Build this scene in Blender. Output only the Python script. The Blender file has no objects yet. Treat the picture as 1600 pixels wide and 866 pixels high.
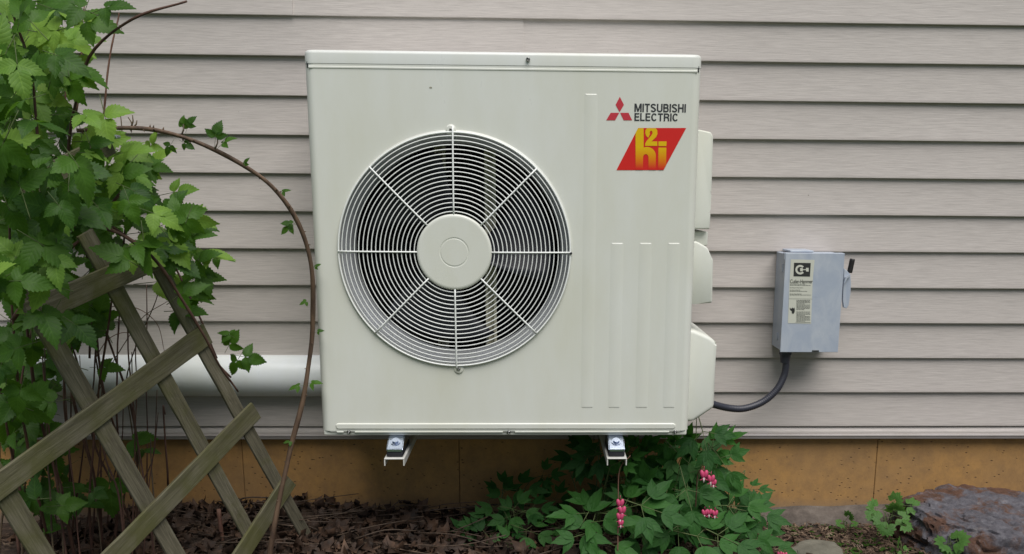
import bpy, bmesh, math, random
from mathutils import Vector, Matrix, noise
from mathutils.geometry import tessellate_polygon
S = bpy.context.scene
COL = S.collection
rnd = random.Random(7)
PI = math.pi

# ------------------------------------------------------------------ camera, sky, sun, exposure
F_PX, PX, PY = 1494.0, 883.6, 625.6
def cam_axes(p, y, r):
    fwd = Vector((math.sin(y)*math.cos(p), math.cos(y)*math.cos(p), -math.sin(p)))
    right = Vector((math.cos(y), -math.sin(y), 0)); down = fwd.cross(right)
    return math.cos(r)*right + math.sin(r)*down, -math.sin(r)*right + math.cos(r)*down, fwd
RT, DN, FW = cam_axes(.2171, .0344, -.0079)
CP = Vector((.5451, -2.4064, .624))
cd = bpy.data.cameras.new('camera'); cam = bpy.data.objects.new('camera', cd); COL.objects.link(cam)
m = Matrix((RT, -DN, -FW)).transposed().to_4x4(); m.translation = CP; cam.matrix_world = m
cd.sensor_width = 36; cd.lens = 36*F_PX/1600
cd.shift_x = -(PX-800)/1600; cd.shift_y = (PY-433)/1600
cd.clip_start = .05; cd.clip_end = 300
S.camera = cam
def ray(x, y): return RT*((x-PX)/F_PX) + DN*((y-PY)/F_PX) + FW
def at(x, y, Y):
    d = ray(x, y); return CP + d*((Y-CP.y)/d.y)
def atp(x, y, P, n):
    d = ray(x, y); return CP + d*((P-CP).dot(n)/d.dot(n))

SUN_EL, SUN_AZ = 60, 158        # azimuth of the sun as a compass angle from +Y, clockwise
W = bpy.data.worlds.new('World'); S.world = W; W.use_nodes = True
nt = W.node_tree; bg = nt.nodes['Background']
sk = nt.nodes.new('ShaderNodeTexSky'); sk.sky_type = 'NISHITA'; sk.sun_disc = False
sk.sun_elevation = math.radians(SUN_EL); sk.sun_rotation = math.radians(SUN_AZ)
sk.air_density = 1.0; sk.dust_density = 2.5; sk.ozone_density = 1.0
nt.links.new(sk.outputs[0], bg.inputs[0]); bg.inputs[1].default_value = .055
sd = bpy.data.lights.new('sun', 'SUN'); so = bpy.data.objects.new('sun', sd); COL.objects.link(so)
sd.energy = 3.3; sd.angle = math.radians(50); sd.color = (1, .975, .95)
az = math.radians(SUN_AZ); el = math.radians(SUN_EL)
sdir = Vector((math.sin(az)*math.cos(el), math.cos(az)*math.cos(el), math.sin(el)))
so.rotation_euler = sdir.to_track_quat('Z', 'Y').to_euler()
S.view_settings.view_transform = 'Standard'; S.view_settings.look = 'None'
S.view_settings.exposure = .13; S.view_settings.gamma = 1
try: S.cycles.max_bounces = 8
except Exception: pass

# ------------------------------------------------------------------ helpers
def tag(o, label=None, cat=None, group=None, kind=None):
    if label: o['label'] = label
    if cat: o['category'] = cat
    if group: o['group'] = group
    if kind: o['kind'] = kind
    return o
def empty(name, loc, label, cat, group=None):
    o = bpy.data.objects.new(name, None); COL.objects.link(o); o.location = loc
    o.empty_display_size = .05
    return tag(o, label, cat, group)
def place(o, parent):
    """parent o, keeping the mesh data in world coordinates"""
    if parent is not None:
        o.parent = parent
        p = parent; M = Matrix.Identity(4)
        chain = []
        while p is not None:
            chain.append(p.matrix_basis); M = p.matrix_basis @ p.matrix_parent_inverse @ M if False else M
            p = p.parent
        Wm = Matrix.Identity(4)
        q = parent; L = []
        while q is not None: L.append(q); q = q.parent
        for q in reversed(L): Wm = Wm @ q.matrix_parent_inverse @ q.matrix_basis
        o.matrix_parent_inverse = Wm.inverted()
def obj(name, bm, mat, parent=None, smooth=False, mw=None, sharp=None, flatn=False):
    me = bpy.data.meshes.new(name)
    if isinstance(bm, bmesh.types.BMesh):
        bmesh.ops.recalc_face_normals(bm, faces=bm.faces)
        if smooth:
            for f in bm.faces: f.smooth = not (flatn and abs(f.normal.y) > .9999)
        bm.to_mesh(me); bm.free()
    if mat: me.materials.append(mat)
    if smooth and sharp: me.set_sharp_from_angle(angle=math.radians(sharp))
    o = bpy.data.objects.new(name, me); COL.objects.link(o)
    if mw is not None: o.matrix_basis = mw
    place(o, parent)
    return o
def inst(name, me, mw, parent=None):
    o = bpy.data.objects.new(name, me); COL.objects.link(o); o.matrix_basis = mw; place(o, parent); return o
def box(bm, a, b, bev=0, seg=2):
    a = Vector(a); b = Vector(b)
    r = bmesh.ops.create_cube(bm, size=1)
    c = (a+b)/2; d = b-a
    for v in r['verts']: v.co = Vector((c[i]+v.co[i]*abs(d[i]) for i in range(3)))
    if bev:
        es = list({e for v in r['verts'] for e in v.link_edges})
        bmesh.ops.bevel(bm, geom=es, offset=bev, segments=seg, affect='EDGES', profile=.5)
def catmull(pts, n):
    P = [pts[0]*2-pts[1]] + list(pts) + [pts[-1]*2-pts[-2]]
    out = []
    for i in range(1, len(P)-2):
        for k in range(n):
            t = k/n
            out.append(.5*((2*P[i]) + (P[i+1]-P[i-1])*t + (2*P[i-1]-5*P[i]+4*P[i+1]-P[i+2])*t*t + (3*P[i]-P[i-1]-3*P[i+1]+P[i+2])*t**3))
    out.append(P[-2]); return out
def tube(bm, pts, rad, seg=8, closed=False, cap=True):
    n = len(pts); rings = []
    prev = None
    for i, p in enumerate(pts):
        t = (pts[(i+1) % n if closed else min(i+1, n-1)] - pts[(i-1) % n if closed else max(i-1, 0)]).normalized()
        if prev is None:
            u = t.orthogonal().normalized()
        else:
            u = (prev - t*prev.dot(t))
            u = u.normalized() if u.length > 1e-6 else t.orthogonal().normalized()
        prev = u; v = t.cross(u)
        r = rad(i/(n-1)) if callable(rad) else rad
        rings.append([bm.verts.new(p + (u*math.cos(2*PI*k/seg) + v*math.sin(2*PI*k/seg))*r) for k in range(seg)])
    for i in range(n if closed else n-1):
        a = rings[i]; b = rings[(i+1) % n]
        for k in range(seg): bm.faces.new((a[k], a[(k+1) % seg], b[(k+1) % seg], b[k]))
    if cap and not closed: bm.faces.new(rings[0][::-1]); bm.faces.new(rings[-1])
def torus(bm, c, R, r, n=96, seg=6, Y=None):
    pts = [Vector((c[0]+R*math.cos(2*PI*i/n), c[1], c[2]+R*math.sin(2*PI*i/n))) for i in range(n)]
    tube(bm, pts, r, seg, closed=True)
def lathe_y(bm, c, prof, n=64, close=False):
    """revolve (radius, y) profile about the Y axis through c"""
    rings = []
    for (r, y) in prof:
        if r < 1e-6: rings.append([bm.verts.new((c[0], y, c[2]))])
        else: rings.append([bm.verts.new((c[0]+r*math.cos(2*PI*i/n), y, c[2]+r*math.sin(2*PI*i/n))) for i in range(n)])
    for a, b in zip(rings, rings[1:]):
        for i in range(n):
            j = (i+1) % n
            if len(a) == 1: bm.faces.new((a[0], b[i], b[j]))
            elif len(b) == 1: bm.faces.new((a[i], a[j], b[0]))
            else: bm.faces.new((a[i], a[j], b[j], b[i]))
def prism(bm, poly, y0, y1):
    """poly = list of (x, z); extruded along Y"""
    A = [bm.verts.new((x, y0, z)) for x, z in poly]; B = [bm.verts.new((x, y1, z)) for x, z in poly]
    bm.faces.new(A); bm.faces.new(B[::-1])
    n = len(poly)
    for i in range(n): bm.faces.new((A[i], A[(i+1) % n], B[(i+1) % n], B[i]))
    return A, B
def rrect(x0, z0, x1, z1, r, k=5):
    out = []
    for cx, cz, a in ((x1-r, z1-r, 0), (x0+r, z1-r, 90), (x0+r, z0+r, 180), (x1-r, z0+r, 270)):
        for i in range(k+1):
            t = math.radians(a+90*i/k); out.append((cx+r*math.cos(t), cz+r*math.sin(t)))
    return out

# ------------------------------------------------------------------ materials
def mat(name, col, rough=.6, metal=0, spec=.5):
    M = bpy.data.materials.new(name); M.use_nodes = True
    b = M.node_tree.nodes['Principled BSDF']
    b.inputs['Base Color'].default_value = (*col, 1); b.inputs['Roughness'].default_value = rough
    b.inputs['Metallic'].default_value = metal; b.inputs['Specular IOR Level'].default_value = spec
    return M
class N:
    def __init__(s, M): s.t = M.node_tree; s.b = s.t.nodes['Principled BSDF']
    def new(s, t, **k):
        n = s.t.nodes.new(t)
        for a, v in k.items(): setattr(n, a, v)
        return n
    def coord(s, kind='Object', scale=(1, 1, 1)):
        tc = s.new('ShaderNodeTexCoord'); mp = s.new('ShaderNodeMapping'); mp.inputs['Scale'].default_value = scale
        s.t.links.new(tc.outputs[kind], mp.inputs[0]); return mp.outputs[0]
    def noise(s, vec, scale, detail=4, rough=.55, dist=0):
        n = s.new('ShaderNodeTexNoise'); n.inputs['Scale'].default_value = scale; n.inputs['Detail'].default_value = detail
        n.inputs['Roughness'].default_value = rough; n.inputs['Distortion'].default_value = dist
        s.t.links.new(vec, n.inputs['Vector']); return n.outputs['Fac']
    def ramp(s, fac, stops, interp='LINEAR'):
        r = s.new('ShaderNodeValToRGB'); cr = r.color_ramp; cr.interpolation = interp
        while len(cr.elements) < len(stops): cr.elements.new(.5)
        for e, (p, c) in zip(cr.elements, stops):
            e.position = p; e.color = (*c, 1) if not isinstance(c, (int, float)) else (c, c, c, 1)
        s.t.links.new(fac, r.inputs[0]); return r.outputs[0]
    def mix(s, fac, a, b, mode='MIX'):
        n = s.new('ShaderNodeMix', data_type='RGBA', blend_type=mode)
        if isinstance(fac, (int, float)): n.inputs[0].default_value = fac
        else: s.t.links.new(fac, n.inputs[0])
        for i, v in ((6, a), (7, b)):
            if isinstance(v, tuple): n.inputs[i].default_value = (*v, 1)
            else: s.t.links.new(v, n.inputs[i])
        return n.outputs[2]
    def math(s, op, a, b=None, c=None):
        n = s.new('ShaderNodeMath', operation=op)
        for i, v in enumerate((a, b, c)):
            if v is None: continue
            if isinstance(v, (int, float)): n.inputs[i].default_value = v
            else: s.t.links.new(v, n.inputs[i])
        return n.outputs[0]
    def bump(s, h, strength=.3, dist=.002):
        n = s.new('ShaderNodeBump'); n.inputs['Strength'].default_value = strength; n.inputs['Distance'].default_value = dist
        s.t.links.new(h, n.inputs['Height']); s.t.links.new(n.outputs[0], s.b.inputs['Normal'])
    def base(s, c): s.t.links.new(c, s.b.inputs['Base Color'])
    def rough(s, c): s.t.links.new(c, s.b.inputs['Roughness'])

def paint(name, col, rough=.35, dirt=.12):
    M = mat(name, col, rough); n = N(M)
    v = n.coord('Object', (1, 1, .35)); f = n.noise(v, 5, 6, .65)
    d = tuple(c*(1-dirt) for c in (col[0]*.96, col[1]*.95, col[2]*.88))
    f2 = n.noise(n.coord('Object', (1, 1, 1)), 260, 2)
    n.base(n.mix(n.ramp(f, [(.35, 0), (.7, 1)]), col, d))
    n.bump(f2, .06, .0005)
    n.rough(n.ramp(f, [(.3, rough-.04), (.8, rough+.1)]))
    return M
M_AC = paint('cream_paint', (.70, .715, .665), .3, .05)
M_ACL = paint('lid_paint', (.71, .73, .70), .3, .04)
M_COVER = paint('cover_plastic', (.70, .715, .66), .42, .06)
M_WIRE = mat('guard_wire', (.84, .86, .83), .3)
M_SHROUD = paint('shroud_plastic', (.42, .44, .47), .45, .1)
M_DARK = mat('dark_interior', (.012, .012, .014), .7)
M_BLADE = mat('fan_blade', (.016, .018, .026), .5)
M_MOUNT = mat('motor_mount', (.62, .60, .46), .5)
M_STEEL = mat('screw_steel', (.28, .28, .27), .3, 1)
M_ZINC = mat('zinc_plate', (.48, .54, .66), .22, 1)
M_RUBBER = mat('rubber', (.01, .011, .016), .6)
M_WHITE = paint('white_powder_coat', (.62, .62, .60), .4, .15)
M_PIPE = paint('pipe_cover_plastic', (.84, .88, .90), .3, .05)
M_RED = mat('print_red', (.52, .032, .05), .45)
M_GREY = mat('print_grey', (.028, .03, .034), .45)
M_INK = mat('ink', (.02, .022, .02), .6)
M_STICK = mat('sticker_paper', (.56, .57, .49), .5)

# siding: wood-grain embossed vinyl
M_SIDE = mat('vinyl_siding', (.4, .37, .36), .55); n = N(M_SIDE)
g1 = n.noise(n.coord('Object', (5, 1, 130)), 3.0, 6, .62, .25)
g2 = n.noise(n.coord('Object', (14, 1, 420)), 2.0, 3, .6)
g3 = n.noise(n.coord('Object', (.5, 1, 1.2)), 1.6, 4, .6)
c1 = n.mix(n.ramp(g1, [(.3, 0), (.72, 1)]), (.56, .515, .48), (.40, .365, .34))
c2 = n.mix(n.ramp(g3, [(.35, 0), (.75, .35)]), c1, (.36, .335, .30))
sp = n.noise(n.coord('Object'), 90, 1, .4)
n.base(n.mix(n.ramp(sp, [(.84, 0), (.87, .7)]), c2, (.12, .10, .08)))
n.bump(n.math('ADD', n.math('MULTIPLY', g1, .7), n.math('MULTIPLY', g2, .5)), .55, .0012)
M_TRIM = paint('vinyl_trim', (.39, .36, .35), .45, .12)
# foundation: ochre stained concrete with pits
M_FND = mat('ochre_concrete', (.4, .22, .08), .85); n = N(M_FND)
a = n.noise(n.coord('Object'), 3.5, 6, .6); b = n.noise(n.coord('Object', (1, 1, .85)), 30, 7, .75)
c = n.mix(n.ramp(a, [(.3, 0), (.75, 1)]), (.46, .25, .075), (.31, .185, .08))
c = n.mix(n.ramp(b, [(.4, 0), (.7, .7)]), c, (.23, .135, .06))
vo = n.new('ShaderNodeTexVoronoi'); vo.inputs['Scale'].default_value = 58; vo.inputs['Randomness'].default_value = 1
n.t.links.new(n.coord('Object', (.7, 1, 1.25)), vo.inputs['Vector'])
pit = n.ramp(vo.outputs['Distance'], [(.10, 1), (.17, 0)])
pm = n.math('MULTIPLY', pit, n.ramp(n.noise(n.coord('Object'), 9, 2), [(.38, 0), (.50, 1)]))
c = n.mix(n.math('MULTIPLY', pm, .75), c, (.05, .03, .015))
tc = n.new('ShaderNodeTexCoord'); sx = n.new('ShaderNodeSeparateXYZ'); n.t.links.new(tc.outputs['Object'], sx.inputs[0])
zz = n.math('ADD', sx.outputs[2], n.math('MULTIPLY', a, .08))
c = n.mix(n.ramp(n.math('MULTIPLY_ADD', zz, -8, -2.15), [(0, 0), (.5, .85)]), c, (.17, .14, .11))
n.base(c); n.bump(n.math('SUBTRACT', n.math('MULTIPLY', b, .6), pm), .5, .003)
M_FOOT = mat('raw_concrete', (.25, .22, .19), .9); n = N(M_FOOT)
a = n.noise(n.coord('Object'), 14, 6, .7); n.base(n.ramp(a, [(.3, (.04, .032, .025)), (.55, (.11, .09, .075)), (.8, (.19, .165, .14))])); n.bump(a, .8, .008)
M_SOIL = mat('soil', (.05, .03, .02), .95); n = N(M_SOIL)
a = n.noise(n.coord('Object'), 40, 8, .7); b = n.noise(n.coord('Object'), 3, 3)
tc = n.new('ShaderNodeTexCoord'); sx = n.new('ShaderNodeSeparateXYZ'); n.t.links.new(tc.outputs['Object'], sx.inputs[0])
c = n.ramp(a, [(.3, (.018, .012, .008)), (.55, (.06, .038, .025)), (.8, (.13, .09, .06))])
gr = n.ramp(a, [(.3, (.025, .05, .012)), (.7, (.07, .12, .03))])
fac = n.ramp(n.math('ADD', n.math('MULTIPLY', sx.outputs[1], -1), n.math('MULTIPLY', b, .5)), [(.75, 0), (.95, 1)])
n.base(n.mix(fac, c, gr)); n.bump(a, .9, .012)

def wood(name, moss):
    M = mat(name, (.2, .18, .13), .85); n = N(M)
    v = n.coord('Object', (3, 45, 45)); g = n.noise(v, 3, 8, .7, .6); l = n.noise(n.coord('Object'), 9, 4, .6)
    c = n.ramp(g, [(.28, (.042, .036, .022)), (.5, (.12, .108, .07)), (.75, (.23, .21, .155))])
    oi = n.new('ShaderNodeObjectInfo')
    k = n.ramp(n.math('ADD', l, n.math('MULTIPLY', oi.outputs['Random'], .12)), [(.62-.3*moss, 0), (.82-.2*moss, .75)])
    c = n.mix(k, c, (.075, .078, .014))
    n.base(c); n.bump(n.math('ADD', g, n.math('MULTIPLY', l, .4)), .7, .003); return M
M_WOOD = wood('weathered_wood', .25); M_WOODM = wood('mossy_wood', .75)

def leafmat(name, c0, c1, trans, rough=.52, veins=7):
    M = mat(name, c0, rough); n = N(M)
    uv = n.new('ShaderNodeTexCoord'); sx = n.new('ShaderNodeSeparateXYZ'); n.t.links.new(uv.outputs['UV'], sx.inputs[0])
    u = n.math('ABSOLUTE', n.math('SUBTRACT', sx.outputs[0], .5)); v = sx.outputs[1]
    w = n.math('FRACT', n.math('MULTIPLY', n.math('SUBTRACT', v, n.math('MULTIPLY', u, .55)), veins))
    w = n.math('ABSOLUTE', n.math('SUBTRACT', w, .5))
    side = n.ramp(w, [(0, 1), (.09, 0)]); mid = n.ramp(u, [(.0, 1), (.035, 0)])
    vein = n.math('MAXIMUM', side, mid)
    oi = n.new('ShaderNodeObjectInfo')
    ns = n.noise(n.coord('Object'), 30, 4, .6)
    f = n.math('ADD', n.math('MULTIPLY', oi.outputs['Random'], .7), n.math('MULTIPLY', ns, .4))
    c = n.mix(n.ramp(f, [(.1, 0), (.95, 1)]), c0, c1)
    c = n.mix(n.math('MULTIPLY', vein, .35), c, tuple(min(1, x*1.7+.01) for x in c1))
    n.base(c); n.b.inputs['Specular IOR Level'].default_value = .3
    n.bump(n.math('SUBTRACT', n.math('MULTIPLY', w, 1.0), n.math('MULTIPLY', vein, .3)), .3, .0015)
    tr = n.new('ShaderNodeBsdfTranslucent')
    tc2 = n.mix(.65, c, trans, 'MIX'); n.t.links.new(tc2, tr.inputs[0])
    mx = n.new('ShaderNodeMixShader'); mx.inputs[0].default_value = .38
    n.t.links.new(n.b.outputs[0], mx.inputs[1]); n.t.links.new(tr.outputs[0], mx.inputs[2])
    n.t.links.new(mx.outputs[0], n.t.nodes['Material Output'].inputs[0]); return M
M_LEAF = leafmat('bramble_leaf', (.014, .054, .008), (.062, .150, .014), (.16, .36, .02))
M_YOUNG = leafmat('young_bramble_leaf', (.10, .22, .035), (.20, .34, .05), (.35, .55, .06))
M_HEART = leafmat('bleeding_heart_leaf', (.018, .078, .016), (.045, .15, .024), (.07, .27, .02), .6, 5)
M_COLUMB = leafmat('columbine_leaf', (.06, .15, .03), (.10, .23, .045), (.2, .4, .06), .5, 4)
def bark(name, c0, c1):
    M = mat(name, c0, .7); n = N(M); a = n.noise(n.coord('Object', (1, 1, .25)), 60, 4, .6)
    n.base(n.ramp(a, [(.35, c0), (.7, c1)])); n.bump(a, .4, .001); return M
M_CANE = bark('brown_cane', (.055, .025, .018), (.12, .06, .04))
M_CANE2 = bark('olive_cane', (.07, .05, .03), (.15, .11, .065))
M_DRY = bark('dry_stem', (.13, .06, .04), (.24, .13, .09)); M_TWIG = bark('twig_bark', (.035, .022, .014), (.10, .065, .04))
M_ARCH = bark('arching_cane_bark', (.06, .035, .022), (.16, .10, .06)); M_GSTEM = bark('green_stem', (.05, .08, .02), (.10, .13, .04))
M_PINK = mat('pink_petal', (.50, .055, .14), .5); M_PETW = mat('pale_petal', (.75, .62, .6), .5)
M_DEAD = mat('dead_leaf', (.16, .07, .03), .75); n = N(M_DEAD)
a = n.noise(n.coord('Object'), 16, 5, .6); n.base(n.ramp(a, [(.3, (.012, .007, .004)), (.5, (.04, .02, .010)), (.72, (.11, .058, .03))]))
M_MULCH = mat('mulch_chip', (.12, .08, .05), .9); n = N(M_MULCH)
a = n.noise(n.coord('Object'), 30, 3, .6); n.base(n.ramp(a, [(.35, (.06, .035, .022)), (.6, (.15, .10, .065)), (.78, (.30, .24, .17))]))
# rock
M_ROCK = mat('rust_stained_rock', (.3, .28, .3), .7); n = N(M_ROCK)
a = n.noise(n.coord('Object'), 7.5, 9, .68, .5); b = n.noise(n.coord('Object', (1, 1, 1.3)), 34, 10, .78); d = n.noise(n.coord('Object'), 15, 8, .7, .3)
c = n.ramp(b, [(.3, (.045, .042, .052)), (.52, (.15, .145, .165)), (.75, (.31, .30, .32))])
c = n.mix(n.ramp(a, [(.48, 0), (.56, .9)]), c, n.ramp(b, [(.3, (.05, .022, .012)), (.7, (.21, .09, .04))]))
c = n.mix(n.ramp(d, [(.60, 0), (.68, .6)]), c, (.34, .31, .29))
n.base(c); n.bump(n.math('ADD', b, n.math('MULTIPLY', d, .6)), 1, .02)
M_ROCK2 = mat('grey_stone', (.2, .19, .17), .85); n = N(M_ROCK2)
b = n.noise(n.coord('Object'), 20, 6, .7); n.base(n.ramp(b, [(.3, (.085, .08, .06)), (.7, (.17, .16, .125))])); n.bump(b, .7, .006)
# switch box
M_BOX = mat('grey_enamel', (.36, .42, .52), .42); n = N(M_BOX)
a = n.noise(n.coord('Object', (1, 1, .5)), 14, 6, .65, 1.2); b = n.noise(n.coord('Object'), 60, 4, .7)
c = n.mix(n.ramp(a, [(.4, 0), (.66, 1)]), (.36, .41, .49), (.45, .49, .54))
n.base(n.mix(n.ramp(b, [(.62, 0), (.75, .3)]), c, (.22, .26, .34))); n.rough(n.ramp(a, [(.3, .38), (.7, .6)])); n.bump(b, .1, .001)
M_GRIP = mat('black_grip', (.012, .011, .011), .5)
M_COND = mat('black_conduit', (.03, .032, .045), .42)

# ------------------------------------------------------------------ setting: ground
GZ = at(1250, 812, .42).z          # soil level at the foundation
def ground_z(x, y):
    h = .018*noise.noise(Vector((x*3, y*3, 0))) + .008*noise.noise(Vector((x*14, y*14, 3)))
    h += .05*math.exp(-((x+.25)/.5)**2)*max(0, min(1, (y+.6)/.5))
    if y < -2: h *= max(0, 1-(-2-y)/2)
    return GZ + h
bm = bmesh.new()
xs = [-45, -20, -8, -4] + [-2.4+.05*i for i in range(105)] + [4, 8, 20, 45]
ys = [-45, -20, -8, -4, -2.4] + [-1.6+.05*i for i in range(43)]
grid = [[bm.verts.new((x, y, ground_z(x, y) if abs(x) < 4 else GZ)) for x in xs] for y in ys]
for r0, r1 in zip(grid, grid[1:]):
    for i in range(len(xs)-1): bm.faces.new((r0[i], r0[i+1], r1[i+1], r1[i]))
tag(obj('ground', bm, M_SOIL, smooth=True), kind='structure')

# ------------------------------------------------------------------ house wall: siding and foundation
SX0, SX1 = -3.2, 5.2
Z11, PITCH = -.0736, .105
wall = empty('house_wall', (0, .5, Z11), 'beige wood-grain vinyl lap siding wall of the house behind the unit', 'wall')
def plank_bm(x0, x1, z, h=PITCH, proud=0):
    # profile (y, z) of one course: nail hem hidden under the next one, face slanting out, rounded butt, return
    pr = [(.412, z+h+.012), (.4005-proud, z+h+.010), (.4002-proud, z+h-.002), (.3905-proud, z+.010), (.3895-proud, z+.004),
          (.3896-proud, z+.0012), (.3908-proud, z), (.3925, z-.0002), (.4025, z+.001), (.4085, z+.006)]
    bm = bmesh.new(); nx = 40; rows = []
    for i in range(nx+1):
        x = x0+(x1-x0)*i/nx
        dz = .0010*noise.noise(Vector((x*1.1, z*7, 1))); dy = .0019*noise.noise(Vector((x*1.6, z*5, 9)))
        rows.append([bm.verts.new((x, y+dy, zz+dz)) for y, zz in pr])
    for a, b in zip(rows, rows[1:]):
        for k in range(len(pr)-1): bm.faces.new((a[k], b[k], b[k+1], a[k+1]))
    bm.faces.new(rows[0]); bm.faces.new(rows[-1][::-1])
    return bm
seams = {0: at(457, 12, .39).x, 1: at(818, 60, .39).x, -1: at(1200, 0, .39).x, -3: at(600, 0, .39).x}
for k in range(-7, 12):
    z = Z11+(11-k)*PITCH
    if k in seams:
        sxx = seams[k]
        obj('siding_plank', plank_bm(SX0, sxx, z, proud=.0034), M_SIDE, wall, True, sharp=35)
        obj('siding_plank', plank_bm(sxx-.02, SX1, z), M_SIDE, wall, True, sharp=35)
    else:
        obj('siding_plank', plank_bm(SX0, SX1, z), M_SIDE, wall, True, sharp=35)
zb = at(1400, 685.5, .39).z
obj('siding_plank', plank_bm(SX0, SX1, zb+.016, h=Z11-zb-.016), M_SIDE, wall, True, sharp=35)
bm = bmesh.new()
pr = [(.412, zb+.017), (.392, zb+.017), (.385, zb+.0145), (.3835, zb+.011), (.386, zb+.009), (.388, zb+.001), (.390, zb-.001), (.412, zb)]
ra = [bm.verts.new((SX0, y, z)) for y, z in pr]; rb = [bm.verts.new((SX1, y, z)) for y, z in pr]
for k in range(len(pr)): bm.faces.new((ra[k], rb[k], rb[(k+1) % len(pr)], ra[(k+1) % len(pr)]))
obj('starter_strip', bm, M_TRIM, wall)
bm = bmesh.new(); box(bm, (SX0, .414, zb+.002), (SX1, .6, Z11+19*PITCH)); obj('sheathing', bm, M_TRIM, wall)

fnd = empty('foundation_wall', (1, .5, GZ), 'ochre stained concrete foundation with vertical joints below the siding', 'foundation')
jx = [SX0, -1.2, at(381, 740, .42).x, at(718, 740, .42).x, at(1367, 740, .42).x, 2.6, 3.9, SX1]
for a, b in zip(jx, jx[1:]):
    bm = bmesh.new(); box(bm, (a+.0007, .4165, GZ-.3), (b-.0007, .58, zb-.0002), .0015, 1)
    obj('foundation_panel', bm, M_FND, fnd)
bm = bmesh.new(); box(bm, (SX0, .424, GZ-.3), (SX1, .57, zb-.004)); obj('joint_filler', bm, M_FOOT, fnd)
# rough footing that shows at the right end
bm = bmesh.new(); nx = 120; rows = []
for i in range(nx+1):
    x = .95+(SX1-.95)*i/nx
    e = min(1, (x-.95)/.35)
    hz = (.018+.024*min(1, max(0, (x-1.0)/.8)))*e + .008*noise.noise(Vector((x*7, 0, 5)))
    o = .025*noise.noise(Vector((x*4, 2, 5)))+.008*noise.noise(Vector((x*22, 2, 5)))
    base = GZ+.006
    rows.append([bm.verts.new(p) for p in ((x, .42, base+hz+.012), (x, .405+o*.3, base+hz+.005*noise.noise(Vector((x*40, 1, 2)))), (x, .375+o, base+hz*.6), (x, .355+o, base-.02), (x, .355+o, GZ-.1), (x, .42, GZ-.1))])
for a, b in zip(rows, rows[1:]):
    for k in range(5): bm.faces.new((a[k], b[k], b[k+1], a[k+1]))
obj('footing', bm, M_FOOT, fnd, True)

# ------------------------------------------------------------------ outdoor unit
AW, AH, AD, RD = .95, .943, .33, .022
LZ = AH-.031
ac = empty('heat_pump_unit', (AW/2, AD/2, 0), 'large cream outdoor heat pump unit with round fan guard mounted on the siding', 'air conditioner')
FC = at(711, 393.5, 0); FC = Vector((FC.x, 0, FC.z))
HR = .2832
# front panel with round hole, rounded vertical edges, sides and back
bm = bmesh.new()
x0, x1, z0, z1 = RD, AW-RD, .012, LZ-.0006
angs = sorted(set([2*PI*i/128 for i in range(128)] + [math.atan2(z-FC.z, x-FC.x) % (2*PI) for x in (x0, x1) for z in (z0, z1)]))
angs = [a for i, a in enumerate(angs) if i == 0 or a-angs[i-1] > 1e-4]
inner, outer = [], []
for a in angs:
    dx, dz = math.cos(a), math.sin(a)
    t = min((x1-FC.x)/dx if dx > 1e-9 else 9, (x0-FC.x)/dx if dx < -1e-9 else 9, (z1-FC.z)/dz if dz > 1e-9 else 9, (z0-FC.z)/dz if dz < -1e-9 else 9)
    inner.append([bm.verts.new((FC.x+(HR+q)*dx, yy, FC.z+(HR+q)*dz)) for q, yy in ((.001, .004), (.0015, -.0012), (.004, -.0022), (.007, -.0015), (.009, 0))])
    outer.append(bm.verts.new((FC.x+t*dx, 0, FC.z+t*dz)))
for i in range(len(angs)):
    j = (i+1) % len(angs)
    for k in range(4): bm.faces.new((inner[i][k], inner[j][k], inner[j][k+1], inner[i][k+1]))
    bm.faces.new((inner[i][4], inner[j][4], outer[j], outer[i]))
def edge_strip(prof, za, zb_):
    A = [bm.verts.new((x, y, za)) for x, y in prof]; B = [bm.verts.new((x, y, zb_)) for x, y in prof]
    for k in range(len(prof)-1): bm.faces.new((A[k], A[k+1], B[k+1], B[k]))
arcL = [(RD-RD*math.sin(t), RD-RD*math.cos(t)) for t in [PI/2*i/8 for i in range(9)]]
arcL = [(RD+.005, .0006), (RD+.0002, .0003)]+arcL[1:]
edge_strip(arcL+[(0, AD)], z0, z1); edge_strip([(AW-x, y) for x, y in arcL]+[(AW, AD)], z0, z1)
# folded lower edge and back
A = [(x0, 0), (x1, 0)]
def quad(*p): bm.faces.new([bm.verts.new(q) for q in p])
quad((x0, 0, z0), (x1, 0, z0), (x1, .004, z0-.006), (x0, .004, z0-.006))
quad((0, AD, z0), (AW, AD, z0), (AW, AD, z1), (0, AD, z1))
bmesh.ops.remove_doubles(bm, verts=bm.verts, dist=.00002)
fp = obj('front_panel', bm, M_AC, ac, True, flatn=True)
# base pan
bm = bmesh.new(); box(bm, (.004, .006, -.002), (AW-.004, AD-.003, .014), .004); obj('base_pan', bm, M_AC, ac)
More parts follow.
